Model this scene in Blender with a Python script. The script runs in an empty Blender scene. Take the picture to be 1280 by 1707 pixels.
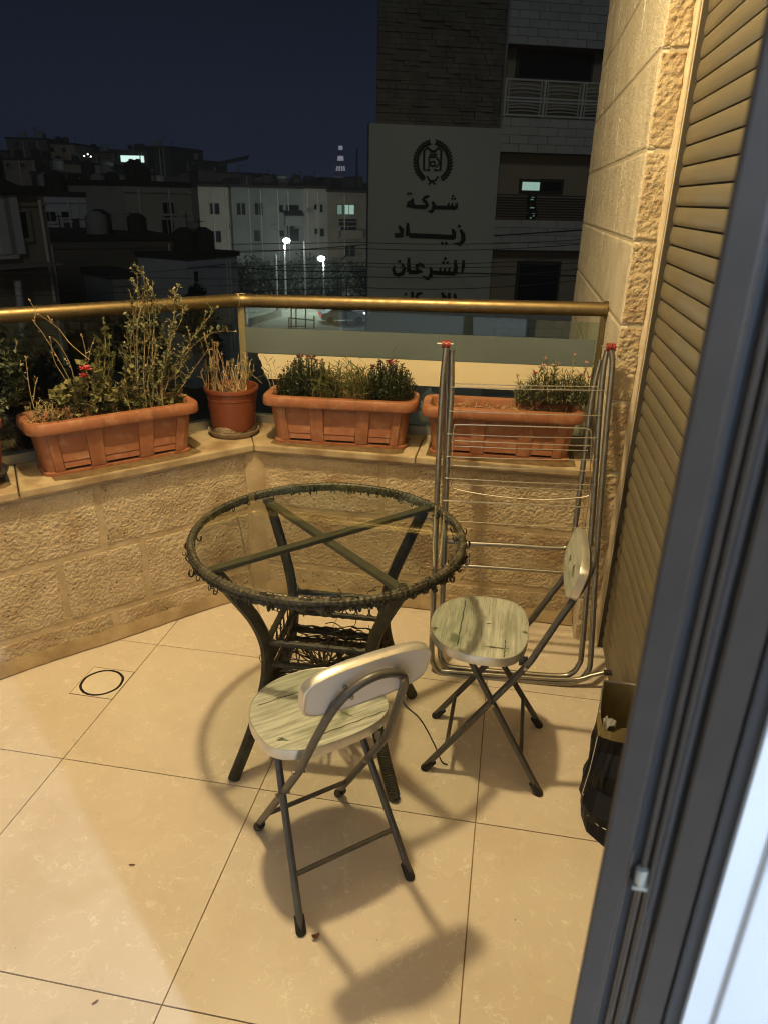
import bpy, math, random
import numpy as np
from mathutils import Vector, Matrix
R = math.radians
random.seed(7); rng = np.random.default_rng(7)
sc = bpy.context.scene
col = sc.collection

# ---------------------------------------------------------------- camera
# world: X along the tile rows (right), Y along the tile columns (out), Z up, balcony floor at 0
CAMP = np.array([0.0, 0.0, 1.523])
CM = np.array([[0.98443, 0.17450, 0.02121], [0.08945, -0.39020, -0.91638], [-0.15164, 0.90401, -0.39974]])
FPX = 1203.6; CX = 640.0; CY = 853.5
def _cal():
    p, r, y = R(23.474), R(1.325), R(9.677)
    A = np.array([[1, 0, 0], [0, 0, -1], [0, 1, 0]], float)
    Pm = np.array([[1, 0, 0], [0, math.cos(p), -math.sin(p)], [0, math.sin(p), math.cos(p)]])
    Rm = np.array([[math.cos(r), -math.sin(r), 0], [math.sin(r), math.cos(r), 0], [0, 0, 1]])
    W = np.array([[math.cos(y), -math.sin(y), 0], [math.sin(y), math.cos(y), 0], [0, 0, 1]])
    return Rm @ Pm @ A @ W.T, W
CM, WOLD = _cal()
cam = bpy.data.cameras.new('camera'); camo = bpy.data.objects.new('camera', cam); col.objects.link(camo)
cam.sensor_width = 36; cam.lens = FPX / 1707 * 36; cam.clip_start = 0.02; cam.clip_end = 3000
rm = Matrix((CM[0], -CM[1], -CM[2])).transposed()
camo.matrix_world = Matrix.Translation(CAMP) @ rm.to_4x4()
cam.dof.use_dof = True; cam.dof.focus_distance = 2.3; cam.dof.aperture_fstop = 9.0
sc.camera = camo

# ---------------------------------------------------------------- sky, added facade fill, exposure
w = bpy.data.worlds.new('World'); sc.world = w; w.use_nodes = True
nt = w.node_tree; nt.nodes.clear()
wo = nt.nodes.new('ShaderNodeOutputWorld'); bg = nt.nodes.new('ShaderNodeBackground')
tc = nt.nodes.new('ShaderNodeTexCoord'); sp = nt.nodes.new('ShaderNodeSeparateXYZ'); rp = nt.nodes.new('ShaderNodeValToRGB')
nt.links.new(tc.outputs['Generated'], sp.inputs[0]); nt.links.new(sp.outputs['Z'], rp.inputs[0])
rp.color_ramp.elements[0].position = 0.0; rp.color_ramp.elements[0].color = (0.0110, 0.0172, 0.0375, 1)
rp.color_ramp.elements[1].position = 0.20; rp.color_ramp.elements[1].color = (0.0046, 0.0080, 0.0178, 1)
nt.links.new(rp.outputs[0], bg.inputs[0]); bg.inputs[1].default_value = 1.0
nt.links.new(bg.outputs[0], wo.inputs[0])
mo = bpy.data.lights.new('facade_fill', 'SUN'); mo.energy = 0.115; mo.angle = R(8); mo.color = (0.95, 1.0, 0.86)  # dim sun lamp added as fill for the facades, no moon seen
moo = bpy.data.objects.new('facade_fill', mo); col.objects.link(moo)
moo.rotation_euler = (R(65), 0, R(20))
sc.view_settings.view_transform = 'Standard'; sc.view_settings.look = 'None'
sc.view_settings.exposure = 0; sc.view_settings.gamma = 1
sc.cycles.use_denoising = True; sc.cycles.filter_width = 1.1; sc.cycles.max_bounces = 10; sc.cycles.transparent_max_bounces = 16
sc.cycles.sample_clamp_indirect = 4.0; sc.cycles.caustics_refractive = False; sc.cycles.caustics_reflective = False

# the lamp on the balcony ceiling and the white lamp in the room behind (both out of the frame)
LAMP = (-0.68, 1.56, 3.02)
ROOM = (1.06, -0.53, 2.0)

# ---------------------------------------------------------------- helpers: pixels of the photograph to points in the place
def ray(px, py): return CM.T @ np.array([(px - CX) / FPX, (py - CY) / FPX, 1.0])
def atz(px, py, z): d = ray(px, py); return CAMP + (z - CAMP[2]) / d[2] * d
def on_plane(px, py, P, n):
    d = ray(px, py); n = np.array(n, float); return CAMP + (n @ (np.array(P, float) - CAMP)) / (n @ d) * d
FWD = WOLD @ np.array([0, 1, 0.0]); RGT = WOLD @ np.array([1, 0, 0.0])
def far(px, py, D): d = ray(px, py); return CAMP + D / (d @ FWD) * d
GZ = -9.3

# ---------------------------------------------------------------- helpers: materials
def mat(name, c1, c2=None, scale=8.0, rough=0.6, metal=0.0, bump=0.0, bscale=60.0, spec=0.5, trans=0.0, emit=None, estr=0.0,
        stretch=(1, 1, 1), detail=5.0, rough2=None, ior=1.45, contrast=(0.35, 0.65), bdist=0.01, alpha=1.0):
    m = bpy.data.materials.new(name); m.use_nodes = True
    N = m.node_tree.nodes; L = m.node_tree.links; b = N['Principled BSDF']
    b.inputs['Base Color'].default_value = (*c1, 1); b.inputs['Roughness'].default_value = rough
    b.inputs['Metallic'].default_value = metal; b.inputs['Specular IOR Level'].default_value = spec
    b.inputs['Transmission Weight'].default_value = trans; b.inputs['IOR'].default_value = ior
    b.inputs['Alpha'].default_value = alpha
    if emit and estr < 30: m.cycles.emission_sampling = 'NONE'
    if emit: b.inputs['Emission Color'].default_value = (*emit, 1); b.inputs['Emission Strength'].default_value = estr
    if c2 or bump or rough2 is not None:
        t = N.new('ShaderNodeTexCoord'); oi = N.new('ShaderNodeObjectInfo'); mp = N.new('ShaderNodeMapping')
        ad = N.new('ShaderNodeVectorMath'); ad.operation = 'ADD'; mu = N.new('ShaderNodeMath'); mu.operation = 'MULTIPLY'
        mu.inputs[1].default_value = 37.0; L.new(oi.outputs['Random'], mu.inputs[0])
        L.new(t.outputs['Object'], mp.inputs[0]); mp.inputs['Scale'].default_value = stretch
        L.new(mp.outputs[0], ad.inputs[0]); L.new(mu.outputs[0], ad.inputs[1])
        n = N.new('ShaderNodeTexNoise'); n.inputs['Scale'].default_value = scale; n.inputs['Detail'].default_value = detail
        L.new(ad.outputs[0], n.inputs['Vector'])
        mr = N.new('ShaderNodeMapRange'); mr.inputs[1].default_value = contrast[0]; mr.inputs[2].default_value = contrast[1]
        L.new(n.outputs['Fac'], mr.inputs[0])
        m['vec'] = 1
        if c2:
            mx = N.new('ShaderNodeMix'); mx.data_type = 'RGBA'; mx.name = 'basemix'
            mx.inputs[6].default_value = (*c1, 1); mx.inputs[7].default_value = (*c2, 1)
            L.new(mr.outputs[0], mx.inputs[0]); L.new(mx.outputs[2], b.inputs['Base Color'])
        if rough2 is not None:
            r2 = N.new('ShaderNodeMapRange'); r2.inputs[3].default_value = rough; r2.inputs[4].default_value = rough2
            L.new(mr.outputs[0], r2.inputs[0]); L.new(r2.outputs[0], b.inputs['Roughness'])
        if bump:
            n2 = N.new('ShaderNodeTexNoise'); n2.inputs['Scale'].default_value = bscale; n2.inputs['Detail'].default_value = 8
            L.new(ad.outputs[0], n2.inputs['Vector'])
            bp = N.new('ShaderNodeBump'); bp.inputs['Strength'].default_value = bump; bp.inputs['Distance'].default_value = bdist
            L.new(n2.outputs['Fac'], bp.inputs['Height']); L.new(bp.outputs[0], b.inputs['Normal'])
    return m

def overlay(m, kind, col2, lo, hi, scale, stretch=(1, 1, 1), distort=0.0, amount=1.0, mask=None):
    """lays a second procedural pattern (veins, stains, planks) over a material's base colour"""
    N = m.node_tree.nodes; L = m.node_tree.links; b = N['Principled BSDF']
    src = b.inputs['Base Color'].links[0].from_socket if b.inputs['Base Color'].links else None
    t = N.new('ShaderNodeTexCoord'); oi = N.new('ShaderNodeObjectInfo'); mp = N.new('ShaderNodeMapping'); ad = N.new('ShaderNodeVectorMath')
    ad.operation = 'ADD'; mu = N.new('ShaderNodeMath'); mu.operation = 'MULTIPLY'; mu.inputs[1].default_value = 53.0
    L.new(oi.outputs['Random'], mu.inputs[0]); L.new(t.outputs['Object'], mp.inputs[0]); mp.inputs['Scale'].default_value = stretch
    L.new(mp.outputs[0], ad.inputs[0]); L.new(mu.outputs[0], ad.inputs[1]); vec = ad.outputs[0]
    if distort:
        nn = N.new('ShaderNodeTexNoise'); nn.inputs['Scale'].default_value = scale * 0.9; nn.inputs['Detail'].default_value = 4
        L.new(vec, nn.inputs['Vector']); sc_ = N.new('ShaderNodeVectorMath'); sc_.operation = 'SCALE'; sc_.inputs['Scale'].default_value = distort
        L.new(nn.outputs['Color'], sc_.inputs[0]); a2 = N.new('ShaderNodeVectorMath'); a2.operation = 'ADD'
        L.new(vec, a2.inputs[0]); L.new(sc_.outputs[0], a2.inputs[1]); vec = a2.outputs[0]
    if kind == 'vein':
        x = N.new('ShaderNodeTexVoronoi'); x.feature = 'DISTANCE_TO_EDGE'; x.inputs['Scale'].default_value = scale; out = x.outputs['Distance']
    elif kind == 'spot':
        x = N.new('ShaderNodeTexVoronoi'); x.inputs['Scale'].default_value = scale; out = x.outputs['Distance']
    else:
        x = N.new('ShaderNodeTexNoise'); x.inputs['Scale'].default_value = scale; x.inputs['Detail'].default_value = 6; out = x.outputs['Fac']
    L.new(vec, x.inputs['Vector'])
    mr = N.new('ShaderNodeMapRange'); mr.inputs[1].default_value = lo; mr.inputs[2].default_value = hi
    mr.inputs[3].default_value = 0.0; mr.inputs[4].default_value = amount; L.new(out, mr.inputs[0])
    fac = mr.outputs[0]
    if mask:                                          # breaks the pattern up: only where a second noise allows it
        nm = N.new('ShaderNodeTexNoise'); nm.inputs['Scale'].default_value = mask[0]; nm.inputs['Detail'].default_value = 3; L.new(ad.outputs[0], nm.inputs['Vector'])
        mk = N.new('ShaderNodeMapRange'); mk.inputs[1].default_value = mask[1]; mk.inputs[2].default_value = mask[2]; L.new(nm.outputs['Fac'], mk.inputs[0])
        ml = N.new('ShaderNodeMath'); ml.operation = 'MULTIPLY'; L.new(fac, ml.inputs[0]); L.new(mk.outputs[0], ml.inputs[1]); fac = ml.outputs[0]
    mx = N.new('ShaderNodeMix'); mx.data_type = 'RGBA'; mx.inputs[7].default_value = (*col2, 1)
    if src: L.new(src, mx.inputs[6])
    else: mx.inputs[6].default_value = b.inputs['Base Color'].default_value
    L.new(fac, mx.inputs[0]); L.new(mx.outputs[2], b.inputs['Base Color'])
    return m

# ---------------------------------------------------------------- helpers: meshes
class MB:
    def __init__(s): s.v = []; s.f = []
    def add(s, v, f):
        k = len(s.v); s.v += [tuple(map(float, p)) for p in v]; s.f += [tuple(i + k for i in q) for q in f]; return s
    def box(s, lo, hi):
        x0, y0, z0 = lo; x1, y1, z1 = hi
        return s.add([(x0, y0, z0), (x1, y0, z0), (x1, y1, z0), (x0, y1, z0), (x0, y0, z1), (x1, y0, z1), (x1, y1, z1), (x0, y1, z1)],
                     [(0, 3, 2, 1), (4, 5, 6, 7), (0, 1, 5, 4), (1, 2, 6, 5), (2, 3, 7, 6), (3, 0, 4, 7)])
    def obox(s, o, ax, ay, az):   # oriented box: corner and three edge vectors
        o, ax, ay, az = (np.array(q, float) for q in (o, ax, ay, az))
        P = [o, o + ax, o + ax + ay, o + ay]; P += [p + az for p in P]
        return s.add(P, [(0, 3, 2, 1), (4, 5, 6, 7), (0, 1, 5, 4), (1, 2, 6, 5), (2, 3, 7, 6), (3, 0, 4, 7)])
    def prism(s, poly, z0, z1):
        n = len(poly)
        return s.add([(*p, z0) for p in poly] + [(*p, z1) for p in poly],
                     [tuple(range(n - 1, -1, -1)), tuple(range(n, 2 * n))] + [(i, (i + 1) % n, n + (i + 1) % n, n + i) for i in range(n)])
    def tube(s, pts, r, n=8, closed=False, cap=True, flat=None):
        P = [np.array(p, float) for p in pts]; m = len(P); rr = r if hasattr(r, '__len__') else [r] * m
        V = []; ref = None
        for i in range(m):
            a = P[(i - 1) % m] if (closed or i > 0) else P[i]; b = P[(i + 1) % m] if (closed or i < m - 1) else P[i]
            t = b - a; t = t / (np.linalg.norm(t) + 1e-12)
            if ref is None:
                ref = np.array([0, 0, 1.0]) if abs(t[2]) < 0.9 else np.array([1.0, 0, 0])
            ref = ref - t * (ref @ t); ref = ref / (np.linalg.norm(ref) + 1e-12); bi = np.cross(t, ref)
            for k in range(n):
                an = 2 * math.pi * k / n; e1, e2 = math.cos(an), math.sin(an)
                if flat: e1 *= flat[0]; e2 *= flat[1]
                V.append(P[i] + rr[i] * (ref * e1 + bi * e2))
        F = []
        for i in range(m if closed else m - 1):
            for k in range(n):
                j = (i + 1) % m; F.append((i * n + k, i * n + (k + 1) % n, j * n + (k + 1) % n, j * n + k))
        if cap and not closed: F += [tuple(range(n - 1, -1, -1)), tuple((m - 1) * n + k for k in range(n))]
        return s.add(V, F)
    def lathe(s, prof, c=(0, 0), n=32):
        m = len(prof); V = []
        for r, z in prof:
            for k in range(n): a = 2 * math.pi * k / n; V.append((c[0] + r * math.cos(a), c[1] + r * math.sin(a), z))
        return s.add(V, [(i * n + k, i * n + (k + 1) % n, (i + 1) * n + (k + 1) % n, (i + 1) * n + k) for i in range(m - 1) for k in range(n)])
    def rings(s, loops, cap0=False, cap1=False):
        n = len(loops[0]); V = [p for l in loops for p in l]
        F = [(i * n + k, i * n + (k + 1) % n, (i + 1) * n + (k + 1) % n, (i + 1) * n + k) for i in range(len(loops) - 1) for k in range(n)]
        if cap0: F.append(tuple(range(n - 1, -1, -1)))
        if cap1: F.append(tuple((len(loops) - 1) * n + k for k in range(n)))
        return s.add(V, F)

def mesh(name, mb, smooth=False):
    me = bpy.data.meshes.new(name); me.from_pydata(mb.v, [], mb.f); me.update()
    if smooth: me.polygons.foreach_set('use_smooth', [True] * len(me.polygons))
    return me
def obj(name, mb, m, parent=None, smooth=False, bevel=0.0, auto=True):
    o = bpy.data.objects.new(name, mesh(name, mb, smooth) if isinstance(mb, MB) else mb)
    o.data.materials.clear() if isinstance(mb, MB) else None
    if m is not None and (isinstance(mb, MB) or not o.data.materials): o.data.materials.append(m)
    col.objects.link(o)
    if parent is not None: put(o, parent)
    if smooth and auto and isinstance(mb, MB):
        try: o.data.set_sharp_from_angle(angle=R(38))
        except Exception: pass
    if bevel:
        b = o.modifiers.new('bevel', 'BEVEL'); b.width = bevel; b.segments = 2; b.limit_method = 'ANGLE'; b.angle_limit = R(40)
    return o
def put(o, parent):
    o.parent = parent
    if parent.type == 'EMPTY' and not parent.get('_local'): o.matrix_parent_inverse = Matrix.Translation(-Vector(parent.location))
def tag(o, label, cat, group=None):
    o['label'] = label; o['category'] = cat
    if group: o['group'] = group
    return o
def thing(name, label, cat, loc=(0, 0, 0), group=None, local=False, rotz=0.0):
    o = bpy.data.objects.new(name, None); col.objects.link(o); o.location = loc; o.empty_display_size = 0.1
    if local: o['_local'] = 1; o.rotation_euler = (0, 0, rotz)
    return tag(o, label, cat, group)
def struct(o): o['kind'] = 'structure'; return o
def stuff(o): o['kind'] = 'stuff'; return o
def arc(c, r, a0, a1, n, ax=(1, 0, 0), ay=(0, 0, 1)):
    c, ax, ay = (np.array(q, float) for q in (c, ax, ay))
    return [c + r * (math.cos(a0 + (a1 - a0) * i / n) * ax + math.sin(a0 + (a1 - a0) * i / n) * ay) for i in range(n + 1)]
def smooth_path(P, k=6, closed=False):
    P = [np.array(p, float) for p in P]; out = []; m = len(P)
    for i in range(m if closed else m - 1):
        g = (lambda j: P[j % m]) if closed else (lambda j: P[min(max(j, 0), m - 1)])
        a, b, c, d = g(i - 1), g(i), g(i + 1), g(i + 2)
        for j in range(k):
            t = j / k; out.append(0.5 * (2 * b + (c - a) * t + (2 * a - 5 * b + 4 * c - d) * t * t + (3 * b - a - 3 * c + d) * t ** 3))
    if not closed: out.append(P[-1])
    return out

# numpy value noise for chiselled stone
def _h(ix, iy, s):
    x = (ix * 374761393 + iy * 668265263 + s * 1442695041) & 0xffffffff
    x = ((x ^ (x >> 13)) * 1274126177) & 0xffffffff
    return ((x ^ (x >> 16)) & 0xffff) / 65535.0
def vnoise(x, y, s):
    x0 = np.floor(x).astype(np.int64); y0 = np.floor(y).astype(np.int64); fx = x - x0; fy = y - y0
    fx = fx * fx * (3 - 2 * fx); fy = fy * fy * (3 - 2 * fy)
    return (_h(x0, y0, s) * (1 - fx) + _h(x0 + 1, y0, s) * fx) * (1 - fy) + (_h(x0, y0 + 1, s) * (1 - fx) + _h(x0 + 1, y0 + 1, s) * fx) * fy
def fbm(x, y, s, octv=4):
    a = 0; k = 1.0; tot = 0
    for o in range(octv): a = a + k * vnoise(x * 2 ** o, y * 2 ** o, s + o); tot += k; k *= 0.6
    return a / tot - 0.5

def stone(name, o, dx, n, s0, s1, z0, z1, m, parent, amp=0.008, res=0.006, proud=0.006, depth=0.05, fs=55, seed=0, edge=0.012, pits=4.0):
    """a chiselled stone block: a displaced face at o + s*dx + z*up, standing 'proud' of the joints along the normal n"""
    dx = np.array([dx[0], dx[1], 0.0]); n = np.array([n[0], n[1], 0.0]); o = np.array([o[0], o[1], 0.0])
    a = max(3, int((s1 - s0) / res)); b = max(3, int((z1 - z0) / res))
    S, Z = np.meshgrid(np.linspace(s0, s1, a + 1), np.linspace(z0, z1, b + 1), indexing='ij')
    wob = 0.004 * fbm(S * 14, Z * 14, seed + 91, 3)
    e = np.minimum(np.minimum(S - s0, s1 - S), np.minimum(Z - z0, z1 - Z)) + wob
    k = np.clip(e / edge, 0, 1); k = k * k * (3 - 2 * k)
    x1, y1 = (S * 0.80 - Z * 0.60) * fs, (S * 0.60 + Z * 0.80) * fs; x2, y2 = (S * 0.34 + Z * 0.94) * fs * 1.37, (Z * 0.34 - S * 0.94) * fs * 1.37
    d = (vnoise(x1, y1, seed) + 0.8 * vnoise(x2, y2, seed + 3) + 0.45 * vnoise(x1 * 2.2, y2 * 1.6, seed + 9) - 1.12) * amp + fbm(S * 9, Z * 9, seed + 50, 2) * amp * 0.5
    pit = np.clip(vnoise(S * 70, Z * 70, seed + 77) - 0.80, 0, 1) * pits * amp
    D = (proud + d - pit) * k + (k - 1) * 0.002
    P = o + S[..., None] * dx + Z[..., None] * np.array([0, 0, 1.0]) + D[..., None] * n
    V = P.reshape(-1, 3).tolist(); idx = np.arange((a + 1) * (b + 1)).reshape(a + 1, b + 1)
    F = np.stack([idx[:-1, :-1], idx[1:, :-1], idx[1:, 1:], idx[:-1, 1:]], -1).reshape(-1, 4).tolist()
    bd = list(idx[:, 0]) + list(idx[-1, 1:]) + list(idx[-2::-1, -1]) + list(idx[0, -2:0:-1])
    k0 = len(V); back = [(np.array(V[i]) - depth * n).tolist() for i in bd]; V += back; m_ = len(bd)
    F += [(bd[(i + 1) % m_], bd[i], k0 + i, k0 + (i + 1) % m_) for i in range(m_)]
    me = bpy.data.meshes.new(name); me.from_pydata(V, [], F); me.update(); me.polygons.foreach_set('use_smooth', [True] * len(me.polygons))
    me.materials.append(m); ob = bpy.data.objects.new(name, me); col.objects.link(ob); put(ob, parent); return ob

# ---------------------------------------------------------------- materials of the place
M = {}
M['tile'] = mat('polished_cream_tile', (0.665, 0.570, 0.45), (0.70, 0.61, 0.49), scale=3.5, rough=0.24, rough2=0.34, spec=0.5)
overlay(M['tile'], 'vein', (0.90, 0.83, 0.70), 0.045, 0.0, 17, distort=0.20, amount=0.85, mask=(26, 0.50, 0.66))
overlay(M['tile'], 'vein', (0.88, 0.80, 0.67), 0.022, 0.0, 7, distort=0.35, amount=0.6, mask=(12, 0.50, 0.68))
overlay(M['tile'], 'noise', (0.42, 0.33, 0.21), 0.60, 0.80, 2.2, amount=0.30)
overlay(M['tile'], 'noise', (0.62, 0.52, 0.39), 0.55, 0.75, 7, amount=0.6)
overlay(M['tile'], 'spot', (0.16, 0.11, 0.06), 0.026, 0.012, 8, distort=0.006, amount=0.75)
M['grout'] = mat('dirty_grout', (0.16, 0.10, 0.045), (0.33, 0.24, 0.13), scale=5, rough=0.9, detail=3)
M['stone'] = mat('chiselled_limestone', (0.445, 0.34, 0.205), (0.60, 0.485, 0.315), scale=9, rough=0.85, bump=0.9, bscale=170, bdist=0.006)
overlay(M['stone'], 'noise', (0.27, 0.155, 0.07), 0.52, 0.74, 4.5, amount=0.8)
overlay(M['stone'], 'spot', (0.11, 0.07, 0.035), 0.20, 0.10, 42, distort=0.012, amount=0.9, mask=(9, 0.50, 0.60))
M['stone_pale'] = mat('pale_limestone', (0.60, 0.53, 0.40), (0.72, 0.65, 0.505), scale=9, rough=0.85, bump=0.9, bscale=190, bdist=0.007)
overlay(M['stone_pale'], 'noise', (0.45, 0.34, 0.20), 0.58, 0.75, 5, stretch=(1, 1, 0.25), amount=0.5)
M['palejoint'] = mat('pale_joint_mortar', (0.48, 0.41, 0.29), (0.55, 0.475, 0.345), scale=12, rough=0.92)
M['fillet'] = mat('dirty_base_mortar', (0.25, 0.175, 0.09), (0.37, 0.275, 0.155), scale=14, rough=0.92, bump=0.5, bscale=90, bdist=0.004)
M['mortar'] = mat('sandy_mortar', (0.40, 0.30, 0.175), (0.52, 0.41, 0.26), scale=12, rough=0.92, bump=0.4, bscale=140, bdist=0.003)
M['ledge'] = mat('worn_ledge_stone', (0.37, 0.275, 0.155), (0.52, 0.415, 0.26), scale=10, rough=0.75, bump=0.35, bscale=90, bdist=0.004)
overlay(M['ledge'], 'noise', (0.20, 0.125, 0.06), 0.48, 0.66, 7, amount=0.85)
M['ledge_shade'] = mat('painted_planter_shadow', (0.115, 0.075, 0.034), (0.19, 0.13, 0.062), scale=30, rough=0.8)  # shade under the planters, put into a dark colour
M['cornerpost'] = mat('dull_corner_post', (0.26, 0.225, 0.12), (0.20, 0.17, 0.09), scale=12, rough=0.5, stretch=(1, 1, 0.2))
M['brass'] = mat('bronze_anodised_tube', (0.235, 0.175, 0.085), (0.19, 0.14, 0.066), scale=30, rough=0.36, metal=0.9, rough2=0.5)
M['alu'] = mat('dull_aluminium', (0.45, 0.44, 0.38), rough=0.4, metal=0.8)
def sheet_glass(name, tint, ior, rough=0.0):
    """thin sheet of glass: mirror-like by Fresnel, else letting light straight through with a tint"""
    m = bpy.data.materials.new(name); m.use_nodes = True; N = m.node_tree.nodes; L = m.node_tree.links; N.clear()
    o = N.new('ShaderNodeOutputMaterial'); mx = N.new('ShaderNodeMixShader'); tr = N.new('ShaderNodeBsdfTransparent'); gl = N.new('ShaderNodeBsdfGlossy'); lw = N.new('ShaderNodeLayerWeight'); lw.inputs[0].default_value = 0.5; pw = N.new('ShaderNodeMath'); pw.operation = 'POWER'; pw.inputs[1].default_value = 5.0; fr = N.new('ShaderNodeMath'); fr.operation = 'MULTIPLY_ADD'; fr.inputs[1].default_value = 0.9; fr.inputs[2].default_value = ior
    L.new(lw.outputs['Facing'], pw.inputs[0]); L.new(pw.outputs[0], fr.inputs[0])
    tr.inputs[0].default_value = (*tint, 1); gl.inputs['Roughness'].default_value = rough; gl.inputs[0].default_value = (0.95, 1.0, 0.97, 1);
    L.new(fr.outputs[0], mx.inputs[0]); L.new(tr.outputs[0], mx.inputs[1]); L.new(gl.outputs[0], mx.inputs[2]); L.new(mx.outputs[0], o.inputs[0]); return m
M['glass'] = sheet_glass('greenish_glass', (0.84, 0.91, 0.87), 0.05)
M['tglass'] = sheet_glass('table_glass', (0.945, 0.965, 0.93), 0.085, 0.012)
M['frost'] = mat('grey_frosted_film', (0.120, 0.152, 0.150), (0.106, 0.135, 0.132), scale=4, rough=0.5)
M['cream'] = mat('cream_film', (0.80, 0.70, 0.46), (0.76, 0.655, 0.42), scale=6, rough=0.6)
M['slat'] = mat('olive_beige_slat', (0.215, 0.190, 0.132), (0.175, 0.153, 0.105), scale=4, rough=0.42, metal=0.25, stretch=(1, 0.2, 6), rough2=0.55)
overlay(M['slat'], 'noise', (0.20, 0.16, 0.095), 0.50, 0.78, 3, stretch=(1, 1, 14), amount=0.55)
M['track'] = mat('dark_guide_rail', (0.05, 0.042, 0.03), rough=0.6)
M['plaster'] = mat('cream_plaster', (0.66, 0.56, 0.40), (0.58, 0.48, 0.33), scale=20, rough=0.85, bump=0.3, bscale=70)
M['anthracite'] = mat('anthracite_profile', (0.046, 0.034, 0.025), (0.039, 0.029, 0.0215), scale=40, rough=0.42, metal=0.2)
M['seal'] = mat('black_rubber_seal', (0.02, 0.021, 0.025), rough=0.6)
M['bluepro'] = mat('blue_grey_profile', (0.036, 0.033, 0.032), rough=0.38, metal=0.2)
M['white'] = mat('white_wall_paint', (0.80, 0.80, 0.80), (0.76, 0.76, 0.77), scale=4, rough=0.7)
M['ceil'] = mat('grey_ceiling_paint', (0.40, 0.36, 0.29), (0.36, 0.32, 0.255), scale=3, rough=0.85)
M['roomwall'] = mat('beige_room_paint', (0.74, 0.73, 0.71), (0.70, 0.69, 0.67), scale=2, rough=0.8)
M['terracotta'] = mat('terracotta_plastic', (0.335, 0.132, 0.062), (0.275, 0.102, 0.045), scale=11, rough=0.48, rough2=0.6)
overlay(M['terracotta'], 'noise', (0.46, 0.27, 0.15), 0.52, 0.74, 22, amount=0.6)
overlay(M['terracotta'], 'noise', (0.10, 0.045, 0.02), 0.56, 0.72, 26, stretch=(1, 1, 0.12), amount=0.55)
M['terra_dark'] = mat('dark_terracotta_plastic', (0.22, 0.062, 0.026), (0.18, 0.050, 0.021), scale=9, rough=0.45)
M['slot'] = mat('black_slot', (0.01, 0.007, 0.005), rough=0.9)
M['plate'] = mat('pale_drain_plate', (0.76, 0.69, 0.56), (0.70, 0.62, 0.49), scale=14, rough=0.35)
overlay(M['plate'], 'vein', (0.36, 0.26, 0.14), 0.012, 0.0, 11, distort=0.06, amount=0.6, mask=(9, 0.48, 0.6))
M['soil'] = mat('dry_potting_soil', (0.075, 0.042, 0.02), (0.15, 0.09, 0.045), scale=60, rough=0.95, bump=1.0, bscale=120, bdist=0.02)
M['saucer'] = mat('chalky_saucer', (0.25, 0.19, 0.12), (0.36, 0.29, 0.20), scale=30, rough=0.85, bump=0.4, bscale=90)
M['scale'] = mat('lime_crust', (0.50, 0.40, 0.26), (0.38, 0.28, 0.16), scale=60, rough=0.95, bump=0.8, bscale=160)
M['leaf'] = mat('green_leaf', (0.085, 0.10, 0.022), (0.15, 0.155, 0.04), scale=25, rough=0.55)
M['leaf_dark'] = mat('dark_green_leaf', (0.022, 0.030, 0.014), (0.045, 0.058, 0.026), scale=30, rough=0.45)
M['leaf_grey'] = mat('grey_green_leaf', (0.085, 0.10, 0.040), (0.16, 0.165, 0.075), scale=30, rough=0.55)
M['leaf_olive'] = mat('olive_leaf', (0.10, 0.105, 0.030), (0.19, 0.165, 0.06), scale=30, rough=0.6)
M['stem'] = mat('dry_stem', (0.24, 0.17, 0.075), (0.34, 0.26, 0.13), scale=20, rough=0.8)
M['straw'] = mat('dry_straw', (0.44, 0.31, 0.145), (0.56, 0.43, 0.24), scale=30, rough=0.75)
M['bud'] = mat('pale_bud', (0.55, 0.48, 0.28), rough=0.7)
M['pink'] = mat('pink_petal', (0.62, 0.07, 0.09), (0.70, 0.16, 0.16), scale=60, rough=0.6)
M['palepink'] = mat('pale_pink_petal', (0.62, 0.30, 0.24), rough=0.6)
M['maroon'] = mat('dark_red_petal', (0.15, 0.014, 0.022), rough=0.6)
M['rattan'] = mat('black_green_rattan', (0.017, 0.015, 0.009), (0.042, 0.037, 0.021), scale=40, rough=0.5, bump=0.6, bscale=120, bdist=0.004)
M['rattan_top'] = mat('worn_olive_rattan', (0.030, 0.027, 0.017), (0.075, 0.067, 0.04), scale=30, rough=0.5, bump=0.5, bscale=140, bdist=0.003)
M['fibre'] = mat('frayed_black_fibre', (0.022, 0.018, 0.012), rough=0.5)
M['barpaint'] = mat('olive_painted_steel', (0.085, 0.078, 0.045), (0.11, 0.10, 0.06), scale=25, rough=0.42)
M['chairtube'] = mat('grey_powdercoat', (0.115, 0.11, 0.098), (0.095, 0.09, 0.08), scale=40, rough=0.38, metal=0.35)
M['rubber'] = mat('black_rubber_cap', (0.014, 0.012, 0.011), rough=0.65)
M['chrome'] = mat('chrome_edge_band', (0.74, 0.71, 0.64), (0.62, 0.60, 0.54), scale=25, rough=0.30, metal=0.7)
M['whiteback'] = mat('white_laminate', (0.82, 0.78, 0.74), rough=0.45)
M['wood'] = mat('distressed_wood_print', (0.30, 0.32, 0.265), (0.52, 0.53, 0.445), scale=110, rough=0.40, stretch=(1, 0.07, 1), detail=8, contrast=(0.30, 0.70))
overlay(M['wood'], 'noise', (0.10, 0.10, 0.06), 0.53, 0.68, 240, stretch=(1.3, 0.05, 1), amount=0.6)
overlay(M['wood'], 'noise', (0.09, 0.13, 0.065), 0.64, 0.72, 14, stretch=(1, 0.6, 1), amount=0.8)
overlay(M['wood'], 'noise', (0.17, 0.19, 0.125), 0.50, 0.64, 26, stretch=(1, 0.35, 1), amount=0.6, mask=(11, 0.46, 0.60))
M['plank'] = mat('printed_plank_joint', (0.045, 0.04, 0.02), rough=0.5)
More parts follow.
